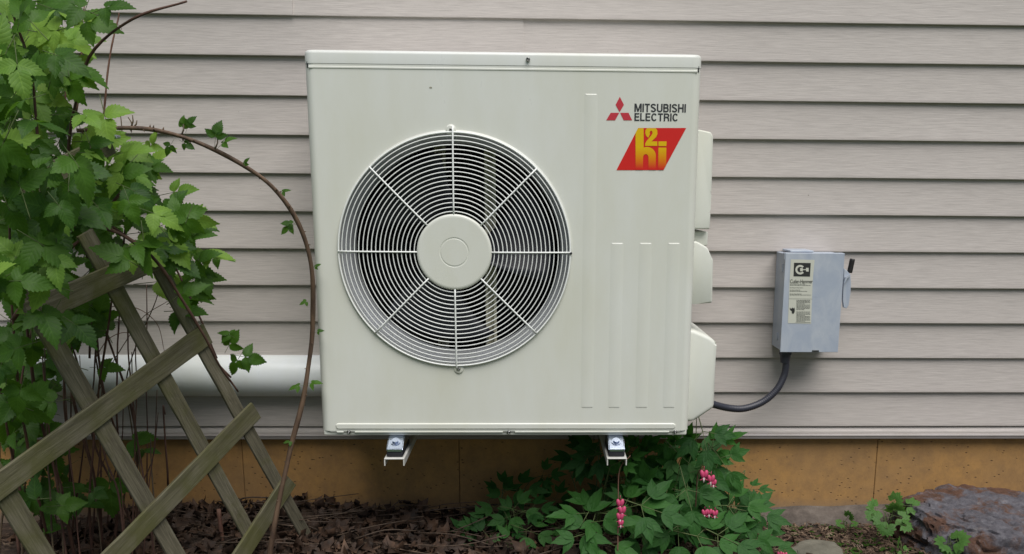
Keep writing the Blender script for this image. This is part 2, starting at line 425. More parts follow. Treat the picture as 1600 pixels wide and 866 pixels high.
# lid
bm = bmesh.new(); rings = []
for ins, z in [(.0, LZ)] + [(.009*(1-math.cos(t)), AH-.009+.009*math.sin(t)) for t in [PI/2*i/5 for i in range(6)]] + [(.02, AH+.0008)]:
    rr_ = rrect(-.0008+ins, -.0008+ins, AW+.0008-ins, AD+.003-ins, max(.004, RD-ins), 6)
    rings.append([bm.verts.new((x, y, z)) for x, y in rr_])
for a, b in zip(rings, rings[1:]):
    for i in range(len(a)): bm.faces.new((a[i], a[(i+1) % len(a)], b[(i+1) % len(a)], b[i]))
bm.faces.new(rings[0][::-1]); bm.faces.new(rings[-1])
obj('lid', bm, M_ACL, ac, True, sharp=50)
bm = bmesh.new(); box(bm, (.006, .004, LZ-.01), (AW-.006, AD-.002, LZ+.004)); obj('lid_gasket', bm, M_DARK, ac)
def rib(poly, y=-.0008, bev=.0042, name='rib', m=M_AC, par=fp, tall=False):
    bm = bmesh.new(); n_ = len(poly)
    cx = sum(p[0] for p in poly)/n_; cz = sum(p[1] for p in poly)/n_
    B = [bm.verts.new((x, .0005, z)) for x, z in poly]
    pin = []
    for i, (x, z) in enumerate(poly):
        a, b = Vector(poly[i-1]), Vector(poly[(i+1) % n_]); t = (b-a).normalized(); nn = Vector((-t.y, t.x))
        if nn.dot(Vector((cx-x, cz-z))) < 0 and n_ > 3: nn = -nn
        pin.append((x+nn.x*bev*(2.6 if tall else 1), z+nn.y*bev))
    T = [bm.verts.new((x, y, z)) for x, z in pin]
    for i in range(n_): bm.faces.new((B[i], B[(i+1) % n_], T[(i+1) % n_], T[i]))
    bm.faces.new(T)
    return obj(name, bm, m, par, True, sharp=12)
def P0(x, y): v = at(x, y, 0); return v.x, v.z
def colrib(xt, yt, xb, yb, w=.038):
    (xa, za), (xb_, zb_) = P0(xt, yt), P0(xb, yb); x = (xa+xb_)/2
    return rib(rrect(x-w/2, zb_, x+w/2, za, .006), -.0011, .0035, tall=True)
colrib(924, 146, 917, 638); colrib(964, 379, 960, 638); colrib(1008, 379, 1003, 638); colrib(1052, 379, 1046, 638)
za = P0(700, 661)[1]; zc = P0(700, 671)[1]
xa = P0(524, 665)[0]; xb_ = P0(1056, 665)[0]
rib(rrect(xa, zc, xb_, za, (za-zc)*.48), -.003, .003)
zl = P0(700, 675)[1]
for p, q in ((526, 537), (554, 786), (804, 1046)):
    rib(rrect(P0(p, 675)[0], zl-.0022, P0(q, 675)[0], zl+.0022, .0016), -.0016, .0012)
# top crease line under the lid
rib(rrect(.01, LZ-.0125, AW-.01, LZ-.0055, .003), -.0014, .002)
def screw(x, y, Y, par, r=.0050):
    c = at(x, y, Y); bm = bmesh.new()
    lathe_y(bm, c, [(0, Y-.0018), (r*.35, Y-.0018), (r*.4, Y-.0046), (r*.75, Y-.0040), (r, Y-.0015), (r*1.05, Y+.001)], 16)
    obj('screw', bm, M_STEEL, par, True)
screw(825, 93, -.004, ac); screw(545, 675, -.0005, ac); screw(795, 675.5, -.0005, ac); screw(1055, 675, -.0005, ac)
# shroud (bell mouth)
bm = bmesh.new()
lathe_y(bm, FC, [(HR+.0008, .003), (HR-.002, .010), (HR-.006, .022), (HR-.012, .036), (HR-.017, .052), (HR-.019, .075), (HR-.019, .12)], 96)
obj('fan_shroud', bm, M_SHROUD, ac, True)
# inner case
bm = bmesh.new(); box(bm, (.006, .122, .02), (FC.x+.33, AD-.004, LZ-.012))
for f in [f for f in bm.faces if f.normal.y < -.9]: bm.faces.remove(f)
obj('inner_case', bm, M_DARK, ac)
bm = bmesh.new()
for i in range(60):
    x = .03+i*.0108
    box(bm, (x, AD-.028, .04), (x+.0022, AD-.006, LZ-.03))
f_ = obj('heat_exchanger_fins', bm, M_BLADE, ac); f_['kind'] = 'stuff'
# motor mount: two uprights and a motor
mo = None
for i, (px_, ya, yb) in enumerate(((767, 205, 560), (690, 205, 560))):
    a = at(px_, ya, .25); b = at(px_, yb, .25); bm = bmesh.new()
    for dx in (-.012, .010): box(bm, (a.x+dx-.003, .186, b.z-.04), (a.x+dx+.004, .212, min(a.z+.02, LZ-.02)))
    box(bm, (a.x-.013, .208, b.z-.04), (a.x+.013, .212, min(a.z+.02, LZ-.02)))
    obj('motor_rail', bm, M_MOUNT, ac)
bm = bmesh.new(); lathe_y(bm, FC, [(0, .19), (.05, .192), (.058, .2), (.058, .255), (0, .256)], 32); obj('fan_motor', bm, M_MOUNT, ac, True, sharp=40)
# propeller fan
fan = obj('fan', (lambda b_: (lathe_y(b_, FC, [(0, .09), (.05, .092), (.062, .1), (.064, .175), (0, .176)], 40), b_)[1])(bmesh.new()), M_BLADE, ac, True, sharp=40)
for kk in range(3):
    bm = bmesh.new(); a0 = 2*PI*kk/3+2.03; rows = []
    for i in range(13):
        r = .055+(.247-.055)*i/12; row = []
        w = .66+.34*(i/12)
        for j in range(11):
            t = j/10-.5; ang = a0+t*w*1.25+.35*(i/12)
            y = .135+t*.085*(1-.25*i/12)+.012*math.cos(t*PI)
            row.append(bm.verts.new((FC.x+r*math.cos(ang), y, FC.z+r*math.sin(ang))))
        rows.append(row)
    for a, b in zip(rows, rows[1:]):
        for j in range(10): bm.faces.new((a[j], a[j+1], b[j+1], b[j]))
    o = obj('blade', bm, M_BLADE, fan, True)
    sm = o.modifiers.new('thick', 'SOLIDIFY'); sm.thickness = .004
# wire guard
gd = obj('fan_guard', (lambda b_: (torus(b_, (FC.x, -.006, FC.z), .2862, .0022, 128, 8), b_)[1])(bmesh.new()), M_WIRE, ac, True)
NR = 18
def gy(r):      # the guard bulges a little towards the middle
    q = r/.2862; return -.006-.013*(1-q**4)
for i in range(NR):
    r = .0985+(.2775-.0985)*i/(NR-1)
    bm = bmesh.new(); torus(bm, (FC.x, gy(r), FC.z), r, .00135, 112, 6); obj('ring', bm, M_WIRE, gd, True)
for i in range(8):
    a = PI/4*i; bm = bmesh.new()
    pts = []
    for k in range(9):
        r = .088+(.2872-.088)*k/8; pts.append(Vector((FC.x+r*math.cos(a), gy(r)-.0028, FC.z+r*math.sin(a))))
    if i == 2: pts.append(Vector((FC.x, -.004, FC.z+.300)))
    if i == 6: pts.append(Vector((FC.x, -.004, FC.z-.298)))
    tube(bm, pts, .0021, 8); obj('spoke', bm, M_WIRE, gd, True)
bm = bmesh.new()
lathe_y(bm, FC, [(.086, -.014), (.0915, -.015), (.0925, -.020), (.0912, -.0232), (.088, -.0248), (.084, -.025), (.037, -.025), (.0355, -.0236), (.0335, -.0236), (.032, -.025), (0, -.025)], 72)
obj('hub_cap', bm, M_AC, gd, True, flatn=True)
for px_, py_, dz in ((704.5, 203, .006), (717, 576.5, -.004)):
    c = at(px_, py_, 0); bm = bmesh.new()
    lathe_y(bm, c, [(0, -.0035), (.0085, -.0035), (.0115, -.0028), (.013, .0005)], 24); obj('guard_tab', bm, M_AC, gd, True)
    screw(px_, py_, -.0035, ac, .0042)
c = at(892, 396, -.007); bm = bmesh.new(); lathe_y(bm, c, [(0, -.0115), (.003, -.011), (.0035, -.007), (.0035, -.003)], 12); obj('clip', bm, M_RUBBER, gd, True)

# service covers on the right side of the unit
def side_cover(name, pts, ya, yb, Yref, bev=.008):
    poly = [(AW-.012, at(*pts[0], Yref).z)]
    poly += [(at(x, y, Yref).x, at(x, y, Yref).z) for x, y in pts]
    poly += [(AW-.012, at(*pts[-1], Yref).z)]
    bm = bmesh.new(); A, B = prism(bm, poly, ya, yb)
    es = [e for e in bm.edges if max(v.co.x for v in e.verts) > AW+.001 and (abs(e.verts[0].co.y-ya) < 1e-6 or abs(e.verts[1].co.y-ya) < 1e-6)]
    bmesh.ops.bevel(bm, geom=es, offset=bev, segments=4, affect='EDGES', profile=.5)
    return obj(name, bm, M_COVER, ac, True, sharp=40)
side_cover('upper_service_cover', [(1092, 203), (1110, 207), (1113.5, 214), (1111, 300), (1108, 304), (1107, 328), (1109.5, 333), (1108, 358)], .05, .30, .06, .004)
side_cover('handle_recess', [(1088, 362), (1106, 362), (1105, 384), (1088, 384)], .075, .29, .08, .003)
side_cover('middle_service_cover', [(1088, 377), (1105, 387), (1110.5, 401), (1113.5, 406), (1112, 473), (1086, 475)], .04, .30, .05, .005)
side_cover('valve_cover', [(1083, 515), (1108, 526), (1118.5, 534), (1118.5, 540), (1115, 636), (1082, 658)], .035, .31, .045, .010)

# ---- printed marks on the front panel (emblem, maker's lettering, badge)
def decal(name, poly_px, m_, Y, par=fp, tri=False):
    bm = bmesh.new(); bm.faces.new([bm.verts.new(Vector((at(x, y, Y).x, Y, at(x, y, Y).z))) for x, y in poly_px])
    bm.clear()
    P = [Vector((at(x, y, Y).x, Y, at(x, y, Y).z)) for x, y in poly_px]; V = [bm.verts.new(p) for p in P]
    for t_ in tessellate_polygon([[Vector((p.x, p.z, 0)) for p in P]]): bm.faces.new([V[k] for k in t_])
    return obj(name, bm, m_, par)
Z3 = lambda p: [(930+x/6.1875, 140+y/6.1875) for x, y in p]
YD = -.0006
for p in ([(238, 70), (278, 148), (236, 219), (197, 148)], [(150, 225), (232, 225), (193, 298), (106, 298)], [(242, 225), (322, 225), (358, 298), (275, 298)]):
    decal('emblem_diamond', Z3(p), M_RED, YD)
def text_mesh(s, font_off=0.0):
    cu = bpy.data.curves.new('t', 'FONT'); cu.body = s; cu.offset = font_off; cu.resolution_u = 6
    cu.space_character = .92
    o = bpy.data.objects.new('t', cu); COL.objects.link(o); bpy.context.view_layer.update()
    me = bpy.data.meshes.new_from_object(o.evaluated_get(bpy.context.evaluated_depsgraph_get()))
    bpy.data.objects.remove(o); bpy.data.curves.remove(cu); return me
def lettering(name, s, x0_, y0_, x1_, y1_, m_, Y, par, off=.02):
    """fit text between pixel box (left, top)-(right, bottom) on the plane y = Y"""
    me = text_mesh(s, off); a = at(x0_, y1_, Y); b = at(x1_, y0_, Y)
    vx = [v.co.x for v in me.vertices]; vy = [v.co.y for v in me.vertices]
    lx, hx, ly, hy = min(vx), max(vx), min(vy), max(vy)
    for v in me.vertices:
        v.co = Vector((a.x+(v.co.x-lx)/(hx-lx)*(b.x-a.x), Y, a.z+(v.co.y-ly)/(hy-ly)*(b.z-a.z)))
    me.materials.append(m_); me.name = name
    o = bpy.data.objects.new(name, me); COL.objects.link(o); place(o, par); return o
# heavy grotesque capitals drawn as strokes: letter cell is 0..w wide, 0..1 high
def cur(cx, cy, rx, ry, a0, a1, k=8): return [(cx+rx*math.cos(math.radians(a0+(a1-a0)*i/k)), cy+ry*math.sin(math.radians(a0+(a1-a0)*i/k))) for i in range(k+1)]
SW = .17
h_ = SW/2
GLY = {
 'M': (.84, [[(h_, 0), (h_, 1)], [(.84-h_, 0), (.84-h_, 1)], [(.13, 1), (.42, .06)], [(.71, 1), (.42, .06)]]),
 'I': (.17, [[(h_, 0), (h_, 1)]]),
 'T': (.60, [[(.30, 0), (.30, .86)], [(0, 1-h_), (.60, 1-h_)]]),
 'S': (.64, [cur(.32, .735, .235, .185, 15, 200, 10)+[(.16, .60), (.32, .52), (.47, .42)]+cur(.32, .265, .235, .185, 20, -165, 10)]),
 'U': (.66, [[(h_, 1), (h_, .30)]+cur(.33, .30, .245, .215, 180, 360, 10)+[(.66-h_, 1)]]),
 'B': (.64, [[(h_, 0), (h_, 1)], [(.17, 1-h_), (.36, 1-h_)]+cur(.36, .72, .16, .195, 90, -90, 8)+[(.17, .525)], [(.2, .525), (.38, .525)]+cur(.38, .305, .175, .22, 90, -90, 8)+[(.17, h_)]]),
 'H': (.66, [[(h_, 0), (h_, 1)], [(.66-h_, 0), (.66-h_, 1)], [(.17, .51), (.49, .51)]]),
 'E': (.57, [[(h_, 0), (h_, 1)], [(.17, 1-h_), (.56, 1-h_)], [(.17, .52), (.53, .52)], [(.17, h_), (.57, h_)]]),
 'L': (.53, [[(h_, 0), (h_, 1)], [(.17, h_), (.53, h_)]]),
 'C': (.68, [cur(.345, .5, .26, .42, 38, 322, 16)]),
 'R': (.65, [[(h_, 0), (h_, 1)], [(.17, 1-h_), (.38, 1-h_)]+cur(.38, .71, .17, .205, 90, -90, 8)+[(.17, .505)], [(.44, .46), (.54, .30), (.56, 0)]]),
}
def stroke_word(word, X0, Y0, X1, Y1, Y):
    a_ = at(X0, Y1, Y); b_ = at(X1, Y0, Y); gap = .085
    tot = sum(GLY[c_][0] for c_ in word)+gap*(len(word)-1)
    sx_, sz_ = (b_.x-a_.x)/tot, (b_.z-a_.z); ox = 0; bm = bmesh.new(); lay = 0
    for c_ in word:
        w_, st_ = GLY[c_]
        for pl in st_:
            lay = (lay+1) % 4; yy = Y-.00004*lay; pts_ = [Vector(p) for p in pl]; L_, R__ = [], []
            for i, p in enumerate(pts_):
                d0 = (p-pts_[i-1]).normalized() if i else None; d1 = (pts_[i+1]-p).normalized() if i < len(pts_)-1 else None
                d_ = ((d0 or d1)+(d1 or d0)).normalized(); n_ = Vector((-d_.y, d_.x)); k_ = 1
                L_.append(p+n_*h_*k_); R__.append(p-n_*h_*k_)
            mk = lambda p: bm.verts.new((a_.x+(ox+p.x)*sx_, yy, a_.z+max(0, min(1, p.y))*sz_))
            VL = [mk(p) for p in L_]; VR = [mk(p) for p in R__]
            for i in range(len(VL)-1): bm.faces.new((VL[i], VL[i+1], VR[i+1], VR[i]))
        ox += w_+gap
    return obj('lettering', bm, M_GREY, fp)
stroke_word('MITSUBISHI', 991.2, 162.8, 1072, 175, YD)
stroke_word('ELECTRIC', 991.2, 177.5, 1060, 189, YD)
M_BRED = mat('badge_red', (.62, .018, .014), .3)
decal('badge', Z3([(415, 372), (880, 372), (660, 780), (205, 780)]), M_BRED, YD)
M_YEL = mat('badge_yellow_fade', (.8, .5, 0), .3); n = N(M_YEL)
tc = n.new('ShaderNodeTexCoord'); sx = n.new('ShaderNodeSeparateXYZ'); n.t.links.new(tc.outputs['Object'], sx.inputs[0])
zt, zbt = at(1010, 140+560/6.1875, 0).z, at(1010, 140+765/6.1875, 0).z
f = n.math('DIVIDE', n.math('SUBTRACT', sx.outputs[2], zbt), zt-zbt)
n.base(n.ramp(f, [(0, (.62, .02, .012)), (.45, (.70, .22, .0)), (1, (.72, .46, .0))]))
arc = lambda cx, cy, rx, ry, a0, a1, k=14: [(cx+rx*math.cos(math.radians(a0+(a1-a0)*i/k)), cy+ry*math.sin(math.radians(a0+(a1-a0)*i/k))) for i in range(k+1)]
hpoly = [(415, 374), (468, 374), (468, 565)] + arc(500, 640, 86, 84, -112, 0, 12) + [(585, 778), (515, 778), (515, 655)] + arc(489, 655, 26, 30, 0, -180, 10) + [(462, 778), (390, 778), (390, 418)]
decal('badge_letter', Z3(hpoly), M_YEL, YD*2)
decal('badge_letter', Z3([(612, 502), (690, 502), (688, 547), (612, 547)]), M_YEL, YD*2)
decal('badge_letter', Z3([(612, 562), (688, 562), (686, 731), (661, 778), (608, 778)]), M_YEL, YD*2)
two = [(518, 440), (484, 440), (486, 400), (503, 374), (586, 374), (601, 400), (598, 440)] + [(572, 474), (545, 502), (600, 502), (600, 545), (482, 545), (485, 515), (505, 488)] + [(540, 452), (553, 430), (556, 412), (548, 399), (538, 396), (528, 402), (524, 414), (526, 424)]
two = [(512, 468), (492, 448), (484, 420), (486, 397), (500, 374), (586, 374), (600, 396), (602, 428), (590, 458), (545, 502), (600, 502), (600, 545), (482, 545), (484, 520), (498, 496), (540, 448), (554, 424), (553, 408), (542, 397), (531, 403), (526, 416), (530, 430)]
decal('badge_letter', Z3(two), M_YEL, YD*2)
# small blemish
bm = bmesh.new(); c = at(673, 137, 0); bmesh.ops.create_circle(bm, cap_ends=True, radius=.0028, segments=9, matrix=Matrix.Translation((c.x, YD, c.z)) @ Matrix.Rotation(PI/2, 4, 'X') @ Matrix.Diagonal((1.3, .7, 1, 1)))
obj('scuff_mark', bm, mat('scuff', (.3, .29, .22), .6), fp)

# ------------------------------------------------------------------ wall brackets
def bracket(xc_front, label):
    yF, yB = -.058, .402
    a = at(xc_front[0], 716, yF); zt_ = -.046
    X = xc_front[1]
    br = empty('mounting_bracket', (X, yB, zt_), label, 'bracket', 'brackets under the heat pump')
    w, t, h = .0255, .0028, .019
    bm = bmesh.new(); box(bm, (X-w, yF, zt_-t), (X+w, yB, zt_), .0008, 1)
    box(bm, (X-w, yF+.0005, zt_-h), (X-w+t, yB, zt_-t-.0002)); box(bm, (X+w-t, yF+.0005, zt_-h), (X+w, yB, zt_-t-.0002))
    obj('arm', bm, M_WHITE, br)
    bm = bmesh.new(); box(bm, (X-.05, yB-.012, zt_-.06), (X+.05, yB-.002, zt_+.1)); obj('wall_plate', bm, M_WHITE, br)
    bm = bmesh.new(); box(bm, (X-.021, yF+.012, zt_+.0002), (X+.021, .09, zt_+.015), .004, 2); obj('rubber_pad', bm, M_RUBBER, br, True, sharp=40)
    bm = bmesh.new(); sec = [(yF+.010, zt_+.0152), (yF+.010, zt_+.021), (yF+.016, zt_+.025), (yF+.030, zt_+.031), (yF+.046, zt_+.041), (yF+.056, zt_+.0435), (.085, zt_+.0435), (.085, zt_+.0152)]
    A = [bm.verts.new((X-.0205, y, z)) for y, z in sec]; B = [bm.verts.new((X+.0205, y, z)) for y, z in sec]
    bm.faces.new(A); bm.faces.new(B[::-1])
    for i in range(len(sec)): bm.faces.new((A[i], A[(i+1) % len(sec)], B[(i+1) % len(sec)], B[i]))
    bmesh.ops.bevel(bm, geom=[e for e in bm.edges if abs(e.verts[0].co.x-e.verts[1].co.x) < 1e-6], offset=.0025, segments=3, affect='EDGES')
    obj('clamp_plate', bm, M_ZINC, br, True, sharp=50)
    bm = bmesh.new(); bmesh.ops.create_cone(bm, cap_ends=True, segments=6, radius1=.009, radius2=.009, depth=.007, matrix=Matrix.Translation((X, yF+.034, zt_+.0375)) @ Matrix.Rotation(.5, 4, 'X'))
    bmesh.ops.create_cone(bm, cap_ends=True, segments=20, radius1=.012, radius2=.012, depth=.003, matrix=Matrix.Translation((X, yF+.034, zt_+.0345)) @ Matrix.Rotation(.5, 4, 'X'))
    obj('bolt', bm, M_ZINC, br)
bracket((620, at(616, 716, -.055).x), 'white channel bracket under the left part of the heat pump, below the fan')
bracket((963, at(964, 713, -.055).x), 'white channel bracket under the right part of the heat pump, above bleeding heart leaves')

# ------------------------------------------------------------------ pipe cover to the left
a = at(400, 558, .345); b = at(400, 624, .335)
zt_, zb_ = a.z, b.z; r = (zt_-zb_)/2
bm = bmesh.new(); prof = [(.392, zb_+.002)] + [(.392-.012-.062*math.sin(t), (zt_+zb_)/2-r*math.cos(t)) for t in [PI*i/20 for i in range(21)]] + [(.392, zt_-.002)]
A = [bm.verts.new((-2.2, y, z)) for y, z in prof]; B = [bm.verts.new((.12, y, z)) for y, z in prof]
for k in range(len(prof)-1): bm.faces.new((A[k], A[k+1], B[k+1], B[k]))
bm.faces.new(A[::-1]); bm.faces.new(B)
pc = tag(obj('pipe_cover', bm, M_PIPE, None, True, sharp=60), 'glossy white rounded pipe cover running along the siding behind the trellis', 'pipe cover')

# ------------------------------------------------------------------ disconnect switch box
YB = .275
def BX(x, y, Y=YB): v = at(x, y, Y); return v.x, v.z
bl = BX(1219.5, 550.5); tr_ = BX(1319, 396)
tl = BX(1227, 397.7); brr = BX(1310.5, 549.5)
bx0, bx1 = (bl[0]+tl[0])/2, (tr_[0]+brr[0])/2; bz0, bz1 = bl[1], tr_[1]
sw = empty('disconnect_switch', ((bx0+bx1)/2, .39, bz0), 'blue-grey metal electrical disconnect box with side lever on the siding', 'switch box')
bm = bmesh.new(); box(bm, (bx0+.003, YB+.006, bz0+.003), (bx1-.003, .388, bz1-.003), .0015, 1); obj('body', bm, M_BOX, sw)
bm = bmesh.new(); box(bm, (bx0, YB, bz0), (bx1, YB+.0035, bz1), .0012, 2)
box(bm, (bx0, YB+.0037, bz1-.010), (bx1, YB+.03, bz1), .001, 1); cv = obj('door', bm, M_BOX, sw)
bm = bmesh.new(); box(bm, (bx0+.018, YB+.02, bz1+.0005), (bx0+.085, .385, bz1+.006), .002); obj('hub_plate', bm, M_BOX, sw)
bm = bmesh.new(); box(bm, (bx0-.002, YB+.002, bz1-.018), (bx0+.0016, YB+.02, bz1-.002)); 
box(bm, (bx0+.0006, YB+.03, bz1-.055), (bx0+.005, YB+.045, bz1-.033), .001, 1); obj('hinge', bm, M_BOX, sw)
for zz in (.026, ):
    bm = bmesh.new(); r_ = bmesh.ops.create_cone(bm, cap_ends=True, segments=24, radius1=.012, radius2=.011, depth=.002, matrix=Matrix.Translation((bx0+.0022, YB+.055, bz0+zz+.012)) @ Matrix.Rotation(PI/2, 4, 'Y'))
    obj('knockout', bm, M_BOX, sw)
bm = bmesh.new(); box(bm, (bx0+.092, YB-.0012, bz0+.0015), (bx0+.112, YB+.0005, bz0+.006), .0005, 1); obj('latch_slot', bm, M_INK, sw)
Z2 = lambda p: [(1190+x/4.8125, 380+y/4.8125) for x, y in p]
YS = YB-.0006
lb = decal('sticker', Z2([(221, 122), (399, 126), (384, 290), (372, 606), (198, 602), (210, 290)]), M_STICK, YS, sw)
decal('logo_square', Z2([(244, 148), (370, 150), (364, 252), (240, 250)]), M_INK, YS-.0004, lb)
ring = arc(290, 200, 36, 36, 40, 320, 20) + arc(290, 200, 21, 21, 320, 40, 20)
decal('logo_mark', Z2(ring), M_STICK, YS-.0008, lb)
decal('logo_mark', Z2([(290, 188), (310, 188), (310, 212), (290, 212)]), M_STICK, YS-.0008, lb)
decal('logo_mark', Z2([(334, 186), (354, 186), (354, 214), (334, 214)]), M_STICK, YS-.0008, lb)
decal('logo_mark', Z2([(310, 197), (334, 197), (334, 203), (310, 203)]), M_STICK, YS-.0008, lb)
q = Z2([(214, 274), (386, 302)])
lettering('lettering', 'Cutler-Hammer', q[0][0], q[0][1], q[1][0], q[1][1], M_INK, YS-.0004, lb, .008)
bm = bmesh.new()
def bar(x0_, x1_, y_, h=4):
    p = Z2([(x0_, y_), (x1_, y_+2), (x1_, y_+2+h), (x0_, y_+h)])
    bm.faces.new([bm.verts.new((at(x, y, YS-.0004).x, YS-.0004, at(x, y, YS-.0004).z)) for x, y in p])
for y_, a_, b_ in [(306, 214, 330), (315, 213, 368), (334, 213, 312), (351, 212, 290), (360, 212, 344), (380, 212, 300), (388, 211, 372)]:
    x_ = a_
    while x_ < b_:
        w_ = rnd.uniform(6, 22); bar(x_, min(x_+w_, b_), y_, 3.0); x_ += w_+3
for i in range(19):
    y_ = 428+i*8.7; x_ = 262
    if i in (9,): continue
    while x_ < 362-(i % 5 == 3)*40:
        w_ = rnd.uniform(5, 18); bar(x_, min(x_+w_, 364), y_, 3.6); x_ += w_+3
bar(206, 380, 418, 1.6); bar(255, 368, 594, 2)
obj('fine_print', bm, M_INK, lb)
decal('hand_symbol', Z2([(222, 495), (232, 484), (238, 492), (247, 484), (250, 500), (248, 520), (238, 534), (226, 526), (228, 514), (214, 502), (212, 484)]), M_INK, YS-.0004, lb)
# lever
LV = lambda p, Y=.30: [(at(x, y, Y).x, at(x, y, Y).z) for x, y in Z2(p)]
bm = bmesh.new(); prism(bm, LV([(620, 190), (640, 205), (668, 236), (672, 300), (668, 380), (655, 470), (640, 492), (618, 486), (612, 430), (616, 330)]), .300, .312)
bmesh.ops.bevel(bm, geom=list(bm.edges), offset=.0012, segments=1, affect='EDGES'); lv = obj('lever', bm, M_BOX, sw)
bm = bmesh.new(); A, B = prism(bm, LV([(612, 300), (625, 255), (660, 232), (662, 245), (640, 262), (618, 300)]), .292, .2995); obj('lever_link', bm, M_BOX, lv)
g0, g1 = at(*Z2([(661, 224)])[0], .306), at(*Z2([(684, 118)])[0], .306)
bm = bmesh.new(); tube(bm, [g0+(g1-g0)*t for t in (0, .04, .12, .5, .85, .95, 1)], lambda t: (.0075 if .1 < t < .9 else .006), 12); obj('grip', bm, M_GRIP, lv, True)
# conduit
cp = [at(1227, 556, .31), at(1228, 572, .31), at(1224, 590, .31), at(1212, 611, .305), at(1190, 629, .30), at(1162, 638.5, .29), at(1138, 637.5, .28), at(1115, 632, .26), at(1098, 626, .24)]
pts = catmull(cp, 26); bm = bmesh.new()
ln = [0]
for a, b in zip(pts, pts[1:]): ln.append(ln[-1]+(b-a).length)
TL = ln[-1]
tube(bm, pts, lambda t: .0102+.0006*math.sin(2*PI*t*TL/.0052), 14)
cn = tag(obj('electrical_conduit', bm, M_COND, None, True), 'black corrugated conduit curving from the grey switch box to the heat pump', 'conduit')
bm = bmesh.new(); c = cp[0]
bmesh.ops.create_cone(bm, cap_ends=True, segments=20, radius1=.0135, radius2=.0165, depth=.028, matrix=Matrix.Translation((c.x, c.y, c.z-.006)))
bmesh.ops.create_cone(bm, cap_ends=True, segments=8, radius1=.0185, radius2=.0185, depth=.010, matrix=Matrix.Translation((c.x, c.y, c.z+.009)))
obj('conduit_fitting', bm, M_COND, cn)

# ------------------------------------------------------------------ lattice trellis
phi = math.radians(57)
TN = Vector((-math.sin(phi), math.cos(phi), 0)); TP = at(395, 635, 0.0)
tre = empty('lattice_trellis', (TP.x, TP.y, GZ), 'weathered mossy wooden lattice trellis leaning in front of the bush', 'trellis')
def slat(pa, pb, w, off, m_, th=.0085, la=0, name='slat'):
    a = atp(*pa, TP, TN); b = atp(*pb, TP, TN); X = (b-a); L = X.length; X.normalize()
    Zv = TN if TN.dot(CP-a) > 0 else -TN
    Yv = Zv.cross(X).normalized()
    M = Matrix((X, Yv, Zv)).transposed().to_4x4(); M.translation = a + Zv*off
    bm = bmesh.new(); nseg = 14; rows = []
    for i in range(nseg+1):
        x = L*i/nseg; d = .0016*noise.noise(Vector((x*9, pa[0], 0))); d2 = .0016*noise.noise(Vector((x*9, pa[1], 7)))
        e = .0 if 0 < i < nseg else rnd.uniform(-.004, .004)
        c_ = .0012
        pr_ = [(-w/2+d, -th/2+c_), (-w/2+d+c_, -th/2), (w/2+d2-c_, -th/2), (w/2+d2, -th/2+c_), (w/2+d2, th/2-c_), (w/2+d2-c_, th/2), (-w/2+d+c_, th/2), (-w/2+d, th/2-c_)]
        rows.append([bm.verts.new((x+e, y, z)) for y, z in pr_])
    for r0, r1 in zip(rows, rows[1:]):
        for k in range(8): bm.faces.new((r0[k], r1[k], r1[(k+1) % 8], r0[(k+1) % 8]))
    bm.faces.new(rows[0][::-1]); bm.faces.new(rows[-1])
    return obj(name, bm, m_, tre, mw=M)
FO, BO = .0046, -.0046
TW = .052
# rising to the right (front layer)
slat((-260, 560), (240, 404), TW, FO, M_WOOD) if False else None
slat((40, 492), (243, 402), TW, FO, M_WOOD)
slat((-60, 800), (320, 522), TW, FO, M_WOODM)
slat((130, 915), (396, 642), TW, FO, M_WOODM)
slat((330, 935), (452, 748), TW, FO, M_WOODM)
# falling to the right (back layer)
slat((-70, 640), (88, 900), TW*.85, BO, M_WOODM)
slat((20, 420), (290, 890), TW*.8, BO, M_WOOD)
slat((133, 362), (391, 835), TW*.75, BO, M_WOOD)
slat((235, 392), (480, 838), TW*.68, BO, M_WOOD)
# upright post behind the foliage with a clamp on top
a = atp(172, 225, TP, TN)
slat((20, 300), (173, 224), TW*.8, FO, M_WOOD)
bm = bmesh.new(); c = at(172, 214, a.y-.02)
box(bm, (c.x-.02, c.y-.012, c.z-.004), (c.x+.018, c.y+.012, c.z+.004), .003); obj('clamp', bm, M_ZINC, tre)

